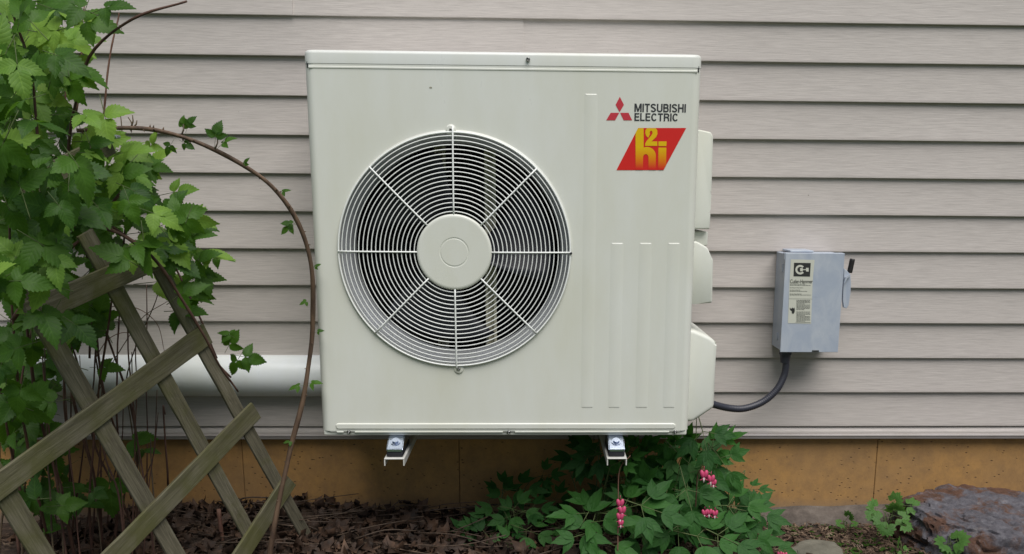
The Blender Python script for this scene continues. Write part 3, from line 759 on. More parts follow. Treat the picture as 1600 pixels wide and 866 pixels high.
# ------------------------------------------------------------------ leaves
def leaflet(bm, uvl, base, dirv, nrm, L, Wd, nrow=9, serr=.10, fold=.25, droop=.25, lance=False, seed=0):
    R_ = random.Random(seed)
    dirv = dirv.normalized(); side = dirv.cross(nrm).normalized(); nrm = side.cross(dirv).normalized()
    rows = []
    for i in range(nrow*2+1):
        t = i/(nrow*2)
        w = Wd*.5*(math.sin(PI*min(1, t**(.75)))**.8)*(1.05-.35*t) if 0 < t < 1 else .0
        if lance: w = Wd*.5*math.sin(PI*t**.85)**.9*(1.12-.3*t) if 0 < t < 1 else 0
        if t > .75: w *= 1-(.5 if lance else .35)*((t-.75)/.25)
        s = (1 + (serr if i % 2 else -serr)*(1 if 0 < i < nrow*2 else 0))
        c = base + dirv*(L*t) - nrm*(droop*L*t*t)
        tw = .05*math.sin(t*5+seed)
        row = []
        for u, fz in ((-1, 1), (-.5, .45), (0, 0), (.5, .45), (1, 1)):
            off = u*w*(s if abs(u) == 1 else 1)
            adv = L*.02*(1 if i % 2 else -1) if abs(u) == 1 else 0
            wav = .06*w*math.sin(t*9+seed+u*2)
            row.append((c + side*off + nrm*(fold*abs(off)-.35*fold*off*off/(Wd*.5+1e-6)+wav+tw*off) + dirv*adv, (.5+.5*u, t)))
        rows.append(row)
    V = []
    for i, row in enumerate(rows):
        if i in (0, len(rows)-1): v = bm.verts.new(row[2][0]); V.append([(v, row[k][1]) for k in range(5)])
        else: V.append([(bm.verts.new(p), uv) for p, uv in row])
    for r0, r1 in zip(V, V[1:]):
        for k in range(4):
            q_ = [r0[k], r0[k+1], r1[k+1], r1[k]]; seen = []; 
            for v, uv in q_:
                if v not in [s_[0] for s_ in seen]: seen.append((v, uv))
            if len(seen) < 3: continue
            try: f_ = bm.faces.new([s_[0] for s_ in seen])
            except ValueError: continue
            f_.smooth = True
            for lp, (v, uv) in zip(f_.loops, seen): lp[uvl].uv = uv
def petiole(bm, a, b, r, sag=.0, seg=5):
    mid = (a+b)/2 - Vector((0, 0, sag))
    k0 = len(bm.faces); tube(bm, catmull([a, mid, b], 3), r, seg)
    bm.faces.ensure_lookup_table()
    for f_ in bm.faces[k0:]: f_.material_index = 1; f_.smooth = True
def bramble_leaf(seed, n5=False, size=1):
    """local frame: attachment at origin, leaf points along +X, upper side +Z"""
    R_ = random.Random(seed); bm = bmesh.new(); uvl = bm.loops.layers.uv.new('uv')
    pl = .055*R_.uniform(.7, 1.2); tip = Vector((pl, 0, pl*.1))
    petiole(bm, Vector((0, 0, 0)), tip, .0011)
    Lm = .075*R_.uniform(.9, 1.1)
    k = R_.uniform(-.15, .15)
    leaflet(bm, uvl, tip+Vector((.012, 0, 0)), Vector((1, k, R_.uniform(-.2, .15))), Vector((0, 0, 1)), Lm, Lm*R_.uniform(.66, .82), 9, .09, R_.uniform(.1, .35), R_.uniform(.1, .4), seed=seed)
    petiole(bm, tip, tip+Vector((.014, 0, 0)), .0008, 0, 4)
    for s in (-1, 1):
        a = math.radians(R_.uniform(58, 85))
        leaflet(bm, uvl, tip, Vector((math.cos(a), s*math.sin(a), R_.uniform(-.25, .15))), Vector((R_.uniform(-.2, .2), 0, 1)), Lm*R_.uniform(.72, .88), Lm*.56, 8, .09, R_.uniform(.1, .35), R_.uniform(.15, .45), seed=seed+s+5)
    me = bpy.data.meshes.new('leaf'); bm.to_mesh(me); bm.free(); return me
def heart_leaf(seed):
    R_ = random.Random(seed); bm = bmesh.new(); uvl = bm.loops.layers.uv.new('uv')
    pl = .05; tip = Vector((pl, 0, 0)); petiole(bm, Vector((0, 0, 0)), tip, .0013)
    for gi, (ga, gl) in enumerate(((0, .05), (62, .032), (-62, .032))):
        ga_ = math.radians(ga+R_.uniform(-8, 8)); gd_ = Vector((math.cos(ga_), math.sin(ga_), R_.uniform(-.1, .1)))
        g0_ = tip + gd_*gl; petiole(bm, tip, g0_, .0009, 0, 4)
        for li, (la, ll, wd) in enumerate(((0, .064, .026), (44, .052, .022), (-44, .052, .022))):
            aa = ga_+math.radians(la+R_.uniform(-5, 5)); dv = Vector((math.cos(aa), math.sin(aa), R_.uniform(-.12, .08)))
            L_ = ll*R_.uniform(.85, 1.1)*(1 if gi == 0 else .9)
            leaflet(bm, uvl, g0_-dv*.006+Vector((0, 0, .0004*li)), dv, Vector((0, 0, 1)), L_*1.08, wd*.98, 5, .0, .2, R_.uniform(.05, .25), lance=True, seed=seed+li+gi*7)
    me = bpy.data.meshes.new('leaf'); bm.to_mesh(me); bm.free(); return me
def columbine_leaf(seed):
    R_ = random.Random(seed); bm = bmesh.new(); uvl = bm.loops.layers.uv.new('uv')
    tip = Vector((.05, 0, 0)); petiole(bm, Vector((0, 0, 0)), tip, .0009)
    for ga in (0, 75, -75):
        ga_ = math.radians(ga); g0_ = tip+Vector((math.cos(ga_), math.sin(ga_), 0))*.008
        petiole(bm, tip, g0_, .0007, 0, 4)
        for la in (-38, 0, 38):
            aa = ga_+math.radians(la+R_.uniform(-6, 6))
            leaflet(bm, uvl, g0_, Vector((math.cos(aa), math.sin(aa), .05)), Vector((0, 0, 1)), .032*R_.uniform(.9, 1.15), .025, 4, .0, .1, .2, seed=seed+int(la))
    me = bpy.data.meshes.new('leaf'); bm.to_mesh(me); bm.free(); return me
def with_mats(me, a, b):
    me.materials.append(a); me.materials.append(b); return me
BL = [with_mats(bramble_leaf(i), M_LEAF, M_GSTEM) for i in range(9)]
BY = [with_mats(bramble_leaf(20+i), M_YOUNG, M_GSTEM) for i in range(5)]
HL = [with_mats(heart_leaf(40+i), M_HEART, M_GSTEM) for i in range(7)]
CL = [with_mats(columbine_leaf(60+i), M_COLUMB, M_GSTEM) for i in range(4)]

def leaf_mw(p, d, nrm, s):
    X = d.normalized(); Y = nrm.cross(X).normalized(); Z = X.cross(Y)
    M = Matrix((X*s, Y*s, Z*s)).transposed().to_4x4(); M.translation = p; return M
def put_leaf(par, me, centre, d, nrm, s, pl=.085):
    """centre = where the middle of the blade group should be"""
    d = d.normalized(); p = centre - d*pl*s
    return inst('leaf', me, leaf_mw(p, d, nrm, s), par)
def rdir(base, spread):
    return (base + Vector((rnd.gauss(0, spread), rnd.gauss(0, spread), rnd.gauss(0, spread)))).normalized()

def cane(par, px_pts, rad, m_, n_=6, name='cane', thorns=0, taper=.45):
    pts = catmull([at(x, y, Y) for x, y, Y in px_pts], n_)
    jit = [p + Vector((noise.noise(p*9), noise.noise(p*9+Vector((5, 0, 0))), 0))*.004 for p in pts]
    bm = bmesh.new(); tube(bm, jit, lambda t: rad*(1-taper*t)*(1+.10*math.sin(t*37)), 7)
    for i in range(thorns):
        k = rnd.randrange(1, len(jit)-1); t = (jit[k+1]-jit[k-1]).normalized(); o = rdir(Vector((0, 0, 0)), 1); o = (o-t*o.dot(t)).normalized()
        tube(bm, [jit[k]+o*rad*.6, jit[k]+o*(rad+.004)-t*.001], lambda q: rad*.35*(1-q)+.0002, 4)
    return obj(name, bm, m_, par, True), jit

# ---- the bramble bush on the left
bush = empty('raspberry_bush', (at(100, 866, .0).x, .0, GZ), 'leafy raspberry bush growing through the trellis at the left', 'bush')
cane_pts = []
def bc(pts, r=.0035, m_=None, **k):
    o, j = cane(bush, pts, r, m_ or M_CANE, **k); cane_pts.extend(j)
# (px, py, Y) from the ground upward
bc([(165, 900, .10), (150, 760, .05), (110, 600, -.05), (95, 400, -.15), (110, 210, -.2), (140, 90, -.25), (210, 30, -.3), (292, 2, -.3)], .0045, M_CANE)
bc([(175, 900, .12), (185, 740, .1), (160, 600, .1), (150, 450, .1), (175, 330, .05), (240, 370, .0), (290, 450, -.05), (340, 560, -.05)], .004)
bc([(200, 895, .15), (215, 760, .14), (205, 640, .12), (160, 500, .1), (130, 380, .1)], .004)
bc([(150, 905, .05), (140, 800, .03), (150, 650, .0), (170, 500, -.05), (200, 330, -.1), (190, 240, -.1)], .0035)
bc([(262, 760, .25), (255, 640, .25), (262, 600, .25), (252, 650, .25)][:2]+[(258, 648, .25)], .003)
bc([(185, 720, .2), (182, 600, .2), (186, 470, .2), (180, 330, .2)], .003)
bc([(140, 560, .15), (145, 450, .15), (148, 300, .1), (135, 200, .1)], .003)
bc([(190, 890, .2), (185, 700, .2), (150, 560, .15), (175, 430, .1)], .0035)
bc([(120, 890, .0), (95, 760, -.05), (60, 640, -.1), (40, 480, -.2), (60, 300, -.3), (50, 120, -.35), (20, 20, -.4)], .0045)
bc([(90, 900, .0), (60, 780, -.1), (30, 620, -.2), (15, 400, -.3), (20, 200, -.4)], .004)
bc([(60, 900, -.05), (30, 760, -.1), (5, 640, -.2), (-30, 400, -.3)], .004)
bc([(230, 900, .15), (190, 780, .12), (150, 700, .1), (120, 560, .05), (60, 440, 0)], .0035)
bc([(30, 880, -.1), (20, 720, -.1), (40, 560, -.1), (80, 420, -.1), (130, 330, -.15)], .0035)
bc([(240, 860, .2), (200, 640, .15), (205, 560, .12), (240, 480, .1), (255, 420, .1)], .002, M_CANE2)
bc([(140, 640, .1), (180, 560, .1), (220, 500, .1), (262, 470, .1)], .0015, M_CANE2)
bc([(160, 480, .1), (210, 480, .1), (245, 505, .1), (257, 550, .1)], .0013, M_DRY)
bc([(150, 560, .1), (170, 530, .1), (200, 520, .1), (240, 540, .1), (265, 590, .1)], .0013, M_DRY)
bc([(205, 780, .15), (190, 700, .15), (215, 740, .15), (245, 790, .12), (250, 808, .12)], .002, M_DRY)
# bare pale shoots standing against the siding at the top
bc([(158, 200, .05), (166, 150, .05), (174, 80, .05), (186, 30, .05), (187, 20, .05)], .0028, M_DRY)
bc([(120, 175, .05), (128, 120, .05), (126, 60, .05), (133, 5, .05)], .0026, M_DRY)
bc([(102, 172, .05), (104, 120, .05), (106, 65, .05), (116, 45, .05)], .0024, M_DRY)
bc([(172, 30, .05), (180, 38, .05), (189, 40, .05), (191, 47, .05)], .001, M_DRY)
bc([(189, 228, .05), (190, 205, .05), (187, 175, .05)], .002, M_CANE2)
bc([(95, 330, -.1), (150, 345, -.1), (200, 372, -.08), (262, 430, -.06), (300, 500, -.05), (330, 555, -.05), (362, 590, -.03)], .0048)
bc([(150, 350, -.4), (200, 372, -.4), (245, 410, -.36), (285, 470, -.3), (320, 530, -.25), (345, 575, -.2), (372, 612, -.15)], .0042, M_CANE)
bc([(20, 500, -.3), (70, 420, -.3), (130, 370, -.28), (190, 300, -.25), (215, 270, -.22)], .005, M_CANE)
for i in range(32):
    x = rnd.uniform(-10, 250); Y = rnd.uniform(-.1, .25); t = rnd.uniform(380, 700); dx = rnd.uniform(-50, 60)
    bc([(x, 890, Y), (x+dx*.3, 780, Y), (x+dx*.8, (t+780)/2, Y), (x+dx, t, Y)], rnd.uniform(.0018, .0034), rnd.choice([M_CANE, M_CANE, M_CANE2]))

CAMD = (CP-Vector((-.3, -.3, .4))).normalized()
def bramble(x, y, Y, s=1.0, ang=None, young=False, up=None, face=.5):
    """leaf whose blades centre on pixel (x, y); ang = direction on screen in degrees (0 right, 90 up)"""
    c = at(x, y, Y)
    if ang is None: ang = rnd.uniform(0, 360)
    a = math.radians(ang); d = Vector((math.cos(a), rnd.uniform(-.5, .2), math.sin(a)*.9))
    nb = (Vector((0, -1, .25))*face + Vector((0, -.15, 1))*(1-face)).normalized()
    nrm = rdir(nb, .28)
    nrm = (nrm - d.normalized()*nrm.dot(d.normalized())).normalized()
    me = rnd.choice(BY if young else BL)
    return put_leaf(bush, me, c, d, nrm, s)
# blobs: cx, cy, rx, ry, count, Ymin, Ymax, young share
blobs = [(25, 60, 50, 60, 12, -.6, -.1, .6), (90, 70, 60, 55, 9, -.4, 0, .6), (60, 130, 70, 50, 13, -.5, -.1, .35),
         (30, 220, 60, 60, 17, -.7, -.1, .05), (110, 215, 80, 40, 16, -.5, 0, .25), (60, 300, 90, 50, 28, -.7, -.1, .05),
         (170, 300, 70, 45, 22, -.5, .05, .08), (90, 370, 110, 45, 24, -.6, 0, .05), (40, 450, 60, 60, 18, -.7, -.1, .12),
         (210, 255, 40, 30, 7, -.3, .05, .7), (245, 350, 55, 45, 10, -.4, -.1, .25), (300, 350, 30, 35, 5, -.2, .1, .4), (215, 400, 35, 20, 4, -.4, -.2, .2),
         (60, 520, 70, 40, 12, -.6, -.1, .15), (20, 600, 40, 60, 9, -.5, 0, .1), (290, 420, 45, 40, 9, -.25, .05, .1),
         (310, 480, 20, 25, 3, -.2, 0, .0), (120, 480, 60, 40, 6, -.4, .05, .1), (60, 680, 60, 50, 7, -.3, .1, .0),
         (110, 790, 60, 40, 6, -.1, .2, .05), (20, 780, 30, 60, 4, -.2, .1, 0)]
nleaf = 0
for cx, cy, rx, ry, cnt, ya, yb, ys in blobs:
    for i in range(int(cnt*1.12+.5)):
        a = rnd.uniform(0, 2*PI); q_ = math.sqrt(rnd.random())
        x, y = cx+rx*q_*math.cos(a), cy+ry*q_*math.sin(a)
        ang = rnd.gauss(-20, 55) if x > 60 else rnd.gauss(-60, 90)
        bramble(x, y, rnd.uniform(ya, yb), rnd.uniform(.5, 1.0)*(.8 if rnd.random() < .3 else 1), ang, rnd.random() < ys*1.2+.02, face=rnd.uniform(.25, .8)); nleaf += 1
# leaves that stand out against the siding
for x, y, Y, s, an, yg, fc in [(128, 112, -.3, .9, -20, 0, .4), (150, 38, -.25, .8, -5, 0, .6), (178, 12, -.3, .7, 10, 0, .7), (110, 10, -.3, .8, 160, 0, .6), (80, 55, -.3, .8, 200, 1, .6),
                           (205, 240, -.2, .8, 10, 1, .7), (245, 262, -.1, .6, -5, 0, .5), (240, 222, -.15, .45, 70, 1, .7),
                           (285, 300, 0, .7, 10, 1, .5), (300, 352, 0, .8, -10, 0, .5), (322, 352, 0, .6, -5, 0, .4), (275, 318, 0, .7, 60, 0, .5),
                           (335, 402, -.05, .7, -5, 1, .5), (318, 440, -.05, .8, -60, 0, .6), (300, 470, -.05, .8, -100, 0, .6), (352, 403, 0, .5, 0, 0, .3),
                           (365, 528, 0, .55, 60, 0, .5), (392, 560, 0, .6, -15, 0, .6), (368, 570, 0, .55, -120, 0, .6), (350, 520, 0, .5, 150, 0, .5),
                           (222, 690, .1, .8, 0, 0, .3), (235, 705, .15, .7, 5, 0, .2), (175, 780, .05, 1.15, -90, 0, .8), (85, 795, -.1, .7, 180, 0, .8), (110, 790, -.1, .7, 0, 0, .8),
                           (245, 400, -.1, .8, -60, 0, .6), (262, 425, -.05, .8, -80, 0, .6), (170, 575, .0, .6, 0, 0, .4), (140, 520, -.05, .8, -10, 0, .5)]:
    bramble(x, y, Y, s, an, bool(yg), face=fc); nleaf += 1

# the smaller leaves deep inside the bush, joined
bm = bmesh.new()
for cx, cy, rx, ry, cnt in ((40, 560, 70, 60, 34), (30, 650, 50, 60, 20), (80, 480, 80, 50, 30), (40, 380, 60, 60, 24), (110, 330, 90, 50, 26), (40, 180, 60, 80, 26), (60, 60, 60, 60, 18), (50, 760, 70, 60, 16), (180, 380, 60, 40, 10)):
    for i in range(cnt):
        a = rnd.uniform(0, 2*PI); q_ = math.sqrt(rnd.random()); c = at(cx+rx*q_*math.cos(a), cy+ry*q_*math.sin(a), rnd.uniform(-.05, .27))
        a = rnd.uniform(0, 2*PI); d = Vector((math.cos(a), rnd.uniform(-.5, .2), math.sin(a)*.9)).normalized()
        nrm = rdir(Vector((0, -.6, .8)), .3); nrm = (nrm-d*nrm.dot(d)).normalized()
        me = rnd.choice(BL).copy(); s_ = rnd.uniform(.6, 1.0); me.transform(leaf_mw(c-d*.085*s_, d, nrm, s_)); bm.from_mesh(me); bpy.data.meshes.remove(me)
mef = bpy.data.meshes.new('inner_foliage'); bm.to_mesh(mef); bm.free(); with_mats(mef, M_LEAF, M_GSTEM)
fo_ = bpy.data.objects.new('inner_foliage', mef); COL.objects.link(fo_); place(fo_, bush); fo_['kind'] = 'stuff'

# ---- the long arching cane with its few leaves
ar = empty('arching_bramble_cane', (at(425, 866, .05).x, .1, GZ), 'single long brown bramble cane arching against the siding left of the heat pump', 'bramble')
cpx = [(418, 900, -.05), (432, 800, -.05), (452, 715, -.04), (470, 640, -.03), (483, 560, -.02), (490, 480, -.03), (486, 410, -.05), (465, 345, -.07), (425, 293, -.1), (375, 255, -.12), (315, 225, -.14), (260, 207, -.16), (205, 200, -.2), (120, 204, -.25)]
_, jj = cane(ar, cpx, .0068, M_ARCH, 10, 'cane', 40, .35)
def sprig(par, x, y, Y, s, ang, me=None, fc=.5):
    c = at(x, y, Y); a = math.radians(ang); d = Vector((math.cos(a), -.2, math.sin(a)))
    nrm = rdir((Vector((0, -1, .3))*fc+Vector((0, -.1, 1))*(1-fc)).normalized(), .1); nrm = (nrm-d.normalized()*nrm.dot(d.normalized())).normalized()
    return inst('leaf', me or rnd.choice(BL), leaf_mw(c, d, nrm, s), par)
for x, y, s, an, fc in ((285, 206, .28, 80, .9), (290, 208, .30, 60, .8), (272, 218, .35, 240, .9), (280, 219, .32, -30, .9), (335, 232, .42, 75, .4), (338, 234, .38, 35, .4), (462, 348, .36, 215, .8), (466, 352, .33, 170, .8), (480, 600, .30, 10, .5), (478, 602, .30, 190, .5), (488, 420, .2, 30, .6), (380, 262, .2, 60, .6), (435, 303, .22, 20, .7), (484, 470, .2, 200, .6), (492, 520, .2, 20, .6), (462, 690, .25, 180, .5)):
    Yc = -.14 if x < 400 else -.04
    sprig(ar, x, y, Yc, s, an, None, fc)
for x, y, X2, Y2 in ((207, 200, 200, 183), (208, 200, 214, 188), (205, 199, 207, 180), (283, 212, 287, 194), (336, 233, 340, 214)):
    Yc = -.19 if x < 250 else -.145
    bm = bmesh.new(); tube(bm, [at(x, y, Yc), at((x+X2)/2+2, (y+Y2)/2, Yc), at(X2, Y2, Yc)], lambda t: .0022*(1-.5*t), 6)
    obj('bud', bm, M_CANE2, ar, True)

# ------------------------------------------------------------------ bleeding hearts
def flower(par, x, y, Y, s=1):
    s *= 1.0
    c = at(x, y, Y); bm = bmesh.new()
    # heart of two puffed petals with flared tips, hanging
    for sd_ in (-1, 1):
        mt = Matrix.Translation(c+Vector((sd_*.0038*s, 0, 0))) @ Matrix.Rotation(sd_*.25, 4, 'Y') @ Matrix.Diagonal((.0052*s, .0048*s, .0095*s, 1))
        bmesh.ops.create_uvsphere(bm, u_segments=10, v_segments=8, radius=1, matrix=mt)
        tube(bm, [c+Vector((sd_*.002*s, 0, -.006*s)), c+Vector((sd_*.004*s, -.001, -.012*s)), c+Vector((sd_*.009*s, -.002, -.013*s))], lambda t: .0018*s*(1-.5*t), 6)
    tube(bm, [c+Vector((0, 0, .008*s)), c+Vector((0, 0, .018*s))], .0006, 5)
    fl = obj('flower', bm, M_PINK, par, True)
    bm = bmesh.new(); tube(bm, [c+Vector((0, 0, -.007*s)), c+Vector((0, 0, -.014*s)), c+Vector((0, 0, -.019*s))], lambda t: .0026*s*(1-.5*t), 7)
    obj('inner_petal', bm, M_PETW, fl, True)
def heart(par, x, y, Y, s, ang, face=.45, me=None):
    face = .3+.65*face
    c = at(x, y, Y); a = math.radians(ang); d = Vector((math.cos(a), -.35, math.sin(a)*.7)).normalized()
    nrm = rdir((Vector((0, -1, .25))*face+Vector((0, -.1, 1))*(1-face)).normalized(), .16); nrm = (nrm-d*nrm.dot(d)).normalized()
    p = c-d*.09*s
    return inst('leaf', me or rnd.choice(HL), leaf_mw(p, d, nrm, s), par), p
def stem(par, a, b, r=.0022, bend=.03, m_=M_GSTEM):
    mid = (a+b)/2+Vector((rnd.uniform(-bend, bend), rnd.uniform(-bend, bend)*.5, .02)); bm = bmesh.new()
    tube(bm, catmull([a, mid, b], 6), lambda t: r*(1-.4*t), 6); return obj('stem', bm, m_, par, True)
hp = empty('bleeding_heart', (at(1040, 866, .2).x, .15, GZ), 'large bleeding heart plant with pink flowers under the right side of the heat pump', 'plant')
crown = [Vector((at(990, 880, .18).x, .18, GZ)), Vector((at(1060, 880, .2).x, .2, GZ)), Vector((at(1130, 880, .18).x, .18, GZ)), Vector((at(930, 880, .22).x, .22, GZ))]
def hplant(x, y, Y, s, ang, face=.45):
    s *= 1.22
    o, p = heart(hp, x, y, Y, s, ang, face)
    b = min(crown, key=lambda c: abs(c.x-p.x)); stem(hp, b, p, .0018, .02)
# showy front leaves first, traced from the photograph's layout
for t in [(940, 815, .02, 1.15, 20, .25), (905, 800, .05, 1.0, 165, .25), (1000, 790, .05, 1.0, 25, .3), (1030, 800, .0, 1.05, -20, .35), (1080, 795, .05, 1.1, -80, .6), (975, 780, .1, .7, 150, .4),
          (1105, 700, .15, 1.0, -80, .7), (1130, 690, .2, .8, 50, .5), (1140, 735, .15, .9, -60, .7), (1165, 790, .1, 1.0, 10, .4), (1195, 805, .1, .9, -10, .4), (1120, 845, .0, 1.1, -10, .3),
          (1150, 850, .0, 1.1, -30, .4), (1180, 840, .05, 1.0, 20, .3), (1215, 850, .1, .8, -15, .3), (1060, 850, .02, 1.0, -90, .5), (1010, 845, .05, .9, -60, .5), (985, 715, .1, .6, 40, .6),
          (895, 715, .25, .8, 180, .5), (925, 725, .25, .8, -20, .5), (930, 690, .3, .8, -90, .6), (900, 840, .0, .9, 200, .3), (960, 850, .0, 1.0, -10, .3), (1050, 730, .2, .9, 100, .5),
          (1010, 700, .25, .8, 60, .5), (1075, 690, .25, .8, 80, .5), (1045, 685, .3, .7, 100, .5), (1185, 765, .2, .5, 15, .3), (1090, 760, .15, 1.0, -100, .5), (1055, 775, .15, .9, 170, .4)]:
    hplant(*t)
for i in range(62):
    x = rnd.gauss(1030, 90); y = rnd.uniform(715, 870)
    if y < 760: x = rnd.gauss(1040, 60)
    if x > 1215 or x < 860: continue
    hplant(x, y, rnd.uniform(.12, .33), rnd.uniform(.7, 1.05), rnd.uniform(0, 360), rnd.uniform(.3, .7))
# flower stalks
for sp_, fls in (([(965, 866, -.02), (966, 790, -.03), (968, 735, -.03), (985, 712, -.03)], [(969, 786, 1.15), (972, 797, 1.15), (969, 807, 1.1), (970, 817, .85)]),
                 ([(1085, 866, .15), (1088, 770, .12), (1093, 735, .08), (1112, 740, .06)], [(1100, 741, 1.25), (1111, 748, 1.15), (1115, 754, .9)]),
                 ([(1085, 866, .15), (1095, 825, .1), (1100, 795, .08), (1120, 796, .07)], [(1101, 801, .95), (1108, 800, .95), (1117, 802, .95)]),
                 ([(1190, 880, .08), (1200, 868, .06), (1212, 862, .05), (1222, 862, .05)], [(1218, 866, .8), (1226, 867, .8)])):
    bm = bmesh.new(); tube(bm, catmull([at(*p) for p in sp_], 8), lambda t: .0020*(1-.5*t), 6); obj('stem', bm, M_DRY, hp, True)
    for x, y, s in fls: flower(hp, x, y, sp_[-1][2]-.01, s)
hp2 = empty('bleeding_heart', (at(760, 866, .25).x, .25, GZ), 'smaller flowerless bleeding heart growing in the shade below the fan', 'plant')
c2 = Vector((at(790, 880, .25).x, .25, GZ))
for t in [(785, 755, .3, .8, 90, .5), (800, 775, .28, .9, 20, .5), (825, 765, .28, .9, 10, .5), (770, 790, .28, .9, 190, .5), (850, 760, .3, .7, 60, .4), (820, 800, .2, .9, -10, .4), (845, 795, .2, .8, 20, .4),
          (790, 810, .22, .9, 200, .4), (740, 820, .25, .8, 170, .5), (725, 830, .25, .8, 120, .5), (745, 845, .2, .9, 200, .3), (785, 850, .15, .8, 180, .3), (810, 850, .15, .8, 0, .3), (840, 835, .15, .9, -20, .4),
          (765, 830, .25, .8, 60, .5), (860, 740, .3, .7, 30, .5), (870, 770, .28, .7, 80, .5), (875, 850, .15, .9, 180, .4), (870, 815, .2, .9, 120, .4), (715, 850, .2, .7, 180, .4)]:
    x, y, Y, s, an, fc = t
    o, p = heart(hp2, x, y, Y, s, an, fc); stem(hp2, c2, p, .0016, .02)

# ------------------------------------------------------------------ small plants at the right
def small(name, label, base, leaves, meshes, s0=1):
    e = empty(name, (at(*base).x, base[2], GZ), label, 'plant', 'small seedlings around the big rock')
    b = Vector((at(*base).x, base[2], GZ))
    for x, y, Y, s, an, fc in leaves:
        c = at(x, y, Y); a = math.radians(an); d = Vector((math.cos(a), -.3, math.sin(a)*.6)).normalized()
        nrm = rdir((Vector((0, -1, .25))*fc+Vector((0, -.1, 1))*(1-fc)).normalized(), .2); nrm = (nrm-d*nrm.dot(d)).normalized(); s *= .8
        p = c-d*.045*s; inst('leaf', rnd.choice(meshes), leaf_mw(p, d, nrm, s), e); stem(e, b, p, .0014, .01)
small('columbine', 'small light green columbine seedling left of the big rock', (1385, 845, .22),
      [(1370, 795, .22, 1.0, 160, .5), (1395, 785, .24, 1.0, 60, .5), (1420, 790, .2, 1.0, 10, .5), (1380, 812, .18, 1.0, 200, .4), (1405, 808, .18, .9, -20, .4), (1385, 822, .15, .9, -90, .5), (1412, 820, .15, .8, -30, .4), (1365, 805, .2, .8, 190, .5), (1398, 800, .2, 1, 90, .5)], CL)
small('columbine', 'tiny sprout on the mulch between the bleeding heart and the columbine', (1322, 822, .3), [(1315, 818, .3, .6, 170, .4), (1325, 808, .3, .6, 80, .5), (1332, 818, .3, .5, 10, .4)], CL)
small('columbine', 'lone green sprout in front of the big rock at the bottom edge', (1485, 880, .02), [(1478, 850, .03, 1.0, 165, .5), (1492, 846, .03, 1.2, 50, .5), (1486, 856, .02, 1.0, -90, .3)], CL)
small('columbine', 'tiny sprout at the lower left foot of the big rock', (1408, 866, .12), [(1405, 850, .12, .7, 100, .5), (1410, 860, .12, .8, -60, .5)], CL)

# ------------------------------------------------------------------ rocks
def rock(name, label, c, dims, m_, seed, rot=0, sub=5, top=.55, amp=.16):
    bm = bmesh.new(); bmesh.ops.create_icosphere(bm, subdivisions=sub, radius=1)
    R_ = random.Random(seed); planes = []
    for i in range(9):
        v = Vector((R_.uniform(-1, 1), R_.uniform(-1, 1), R_.uniform(-.4, .7))).normalized(); planes.append((v, R_.uniform(.68, .88)))
    planes.append((Vector((.02, -.12, 1)).normalized(), top)); planes.append((Vector((-.3, -.9, .15)).normalized(), .72)); planes.append((Vector((-.95, -.2, .25)).normalized(), .74))
    for v in bm.verts:
        p = v.co.copy()
        for nn, dd in planes:
            h = p.dot(nn)
            if h > dd: p -= nn*(h-dd)*.96
        q_ = p*2.2+Vector((seed, 0, 0))
        p += p.normalized()*(amp*.35*noise.fractal(q_, 1, 2, 5) + .045*abs(noise.noise(q_*3.5)) + .02*noise.noise(q_*11) - .05*max(0, .12-abs(noise.noise(q_*1.7)))/.12)
        v.co = Vector((p.x*dims[0], p.y*dims[1], p.z*dims[2]))
    M = Matrix.Translation(c) @ Matrix.Rotation(rot, 4, 'Z')
    return tag(obj(name, bm, m_, None, True, mw=M, sharp=48), label, 'rock')
rc = at(1530, 830, .2)
rock('rock', 'big flat-topped grey boulder with rust brown stains at the lower right', Vector((rc.x+.035, .165, GZ-.02)), (.345, .25, .235), M_ROCK, 3, .1, 6)
sc_ = at(1275, 858, .15)
rock('rock', 'small flat olive-grey stone half buried in mulch right of the bleeding heart', Vector((sc_.x, .14, GZ-.005)), (.10, .07, .038), M_ROCK2, 8, .3, 4, .5)

# ------------------------------------------------------------------ litter
def free_spot():
    return None
bm = bmesh.new()
R2 = random.Random(5)
def dead(c, s, seed):
    R_ = random.Random(seed); a0 = R_.uniform(0, 6.28); tilt = Matrix.Rotation(a0, 3, 'Z') @ Matrix.Rotation(R_.uniform(-1.0, 1.0), 3, 'X') @ Matrix.Rotation(R_.uniform(-.8, .8), 3, 'Y')
    k = 12; cv_ = bm.verts.new(c); ring_ = []; mids = []
    curl = R_.uniform(3, 14)
    for i in range(k):
        a = 2*PI*i/k; rr = s*(1.0 if i % 2 == 0 else .55)*(.75+.35*math.cos(a))*R_.uniform(.8, 1.15)
        p = Vector((rr*math.cos(a), rr*math.sin(a), 0)); p.z = curl*(p.y**2)*1.4 + .25*s*math.sin(a*3+a0)
        q_ = Vector((rr*.5*math.cos(a), rr*.5*math.sin(a), 0)); q_.z = curl*q_.y**2*1.2+.08*s*math.sin(a*5)
        ring_.append(bm.verts.new(c+tilt @ p)); mids.append(bm.verts.new(c+tilt @ q_))
    for i in range(k):
        j = (i+1) % k; bm.faces.new((cv_, mids[i], mids[j])); bm.faces.new((mids[i], ring_[i], ring_[j], mids[j]))
for i in range(900):
    x = R2.uniform(-.75, .78) if i < 700 else R2.uniform(-.9, 1.3); y = R2.uniform(-.05, .40)
    if y > .3: x = R2.uniform(-.7, .72)
    dead(Vector((x, y, ground_z(x, y)+.006+R2.random()*.03*(1 if x < .72 else .3))), R2.uniform(.018, .042), i)
tag(obj('leaf_litter', bm, M_DEAD, None, True), kind='stuff')
bm = bmesh.new()
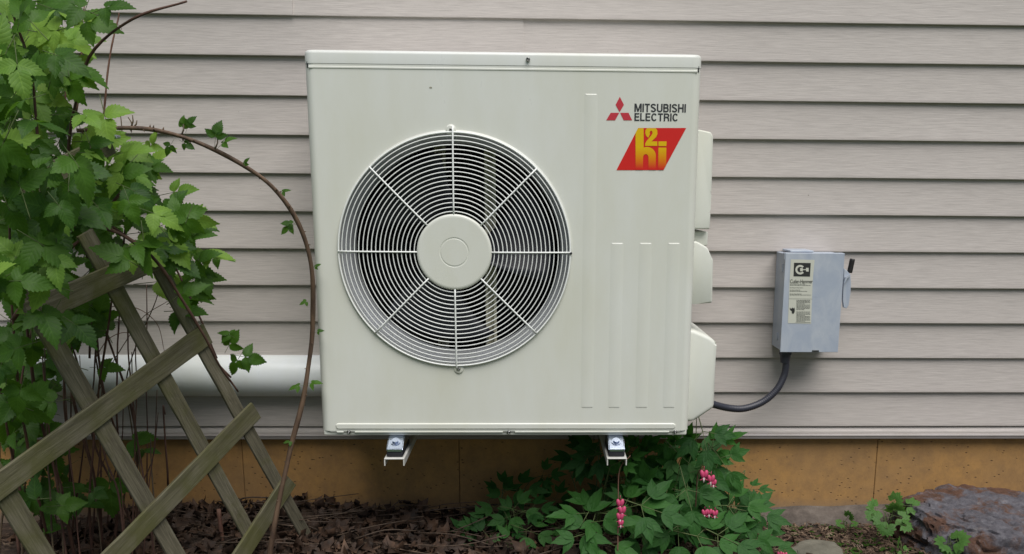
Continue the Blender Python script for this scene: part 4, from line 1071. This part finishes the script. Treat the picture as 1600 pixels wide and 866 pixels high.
for i in range(9000):
    x = R2.uniform(.75, 2.2) if i < 7500 else R2.uniform(-1, .8); y = R2.uniform(-.1, .40)
    L = R2.uniform(.006, .022); w = R2.uniform(.002, .005); a = R2.uniform(0, PI)
    d = Vector((math.cos(a), math.sin(a), R2.uniform(-.3, .3)))*L; e = Vector((-math.sin(a), math.cos(a), R2.uniform(-.3, .3)))*w; u = Vector((0, 0, .0025))
    c = Vector((x, y, ground_z(x, y)+.003+R2.random()*.008))
    vs = [bm.verts.new(c+s1*d*.5+s2*e*.5+(u if s3 else -u)*.5) for s3 in (0, 1) for s1, s2 in ((-1, -1), (1, -1), (1, 1), (-1, 1))]
    for f_ in ((4, 5, 6, 7), (0, 1, 5, 4), (1, 2, 6, 5), (2, 3, 7, 6), (3, 0, 4, 7)): bm.faces.new([vs[k] for k in f_])
tag(obj('mulch', bm, M_MULCH), kind='stuff')
bm = bmesh.new()
for i in range(140):
    x = R2.uniform(-.7, .9); y = R2.uniform(0, .38); L = R2.uniform(.06, .26); a = R2.uniform(-.7, .7)
    c = Vector((x, y, ground_z(x, y)+.012+R2.random()*.03)); d = Vector((math.cos(a), math.sin(a)*.5, R2.uniform(-.12, .22)))*L
    tube(bm, catmull([c, c+d*.5+Vector((0, 0, R2.uniform(-.01, .015))), c+d], 3), R2.uniform(.0008, .0024), 5)
tag(obj('twigs', bm, M_TWIG, None, True), kind='stuff')
# tiny weeds on the mulch
bm = bmesh.new(); uvl = bm.loops.layers.uv.new('uv')
for i in range(170):
    x = R2.gauss(1.5, .16) if i < 120 else R2.uniform(1.2, 2.0); y = R2.uniform(.05, .36); a = R2.uniform(0, 6.28)
    c = Vector((x, y, ground_z(x, y)+.008))
    for k in range(3):
        aa = a+2.1*k; leaflet(bm, uvl, c, Vector((math.cos(aa), math.sin(aa), R2.uniform(0, .5))), Vector((0, 0, 1)), R2.uniform(.008, .018), .009, 2, 0, .1, .2, seed=i)
mw_ = bpy.data.meshes.new('weeds'); bm.to_mesh(mw_); bm.free(); mw_.materials.append(M_LEAF)
wo = bpy.data.objects.new('weeds', mw_); COL.objects.link(wo); wo['kind'] = 'stuff'
# stub of a cut reddish stem
st = empty('cut_stem', (at(350, 866, .12).x, .12, GZ), 'short cut reddish brown stem standing in the leaf litter beside the trellis', 'stem')
cane(st, [(352, 880, .12), (348, 840, .12), (342, 796, .12)], .0065, M_DRY, 5, 'stalk', 4, .1)
print('leaves on bush', nleaf)
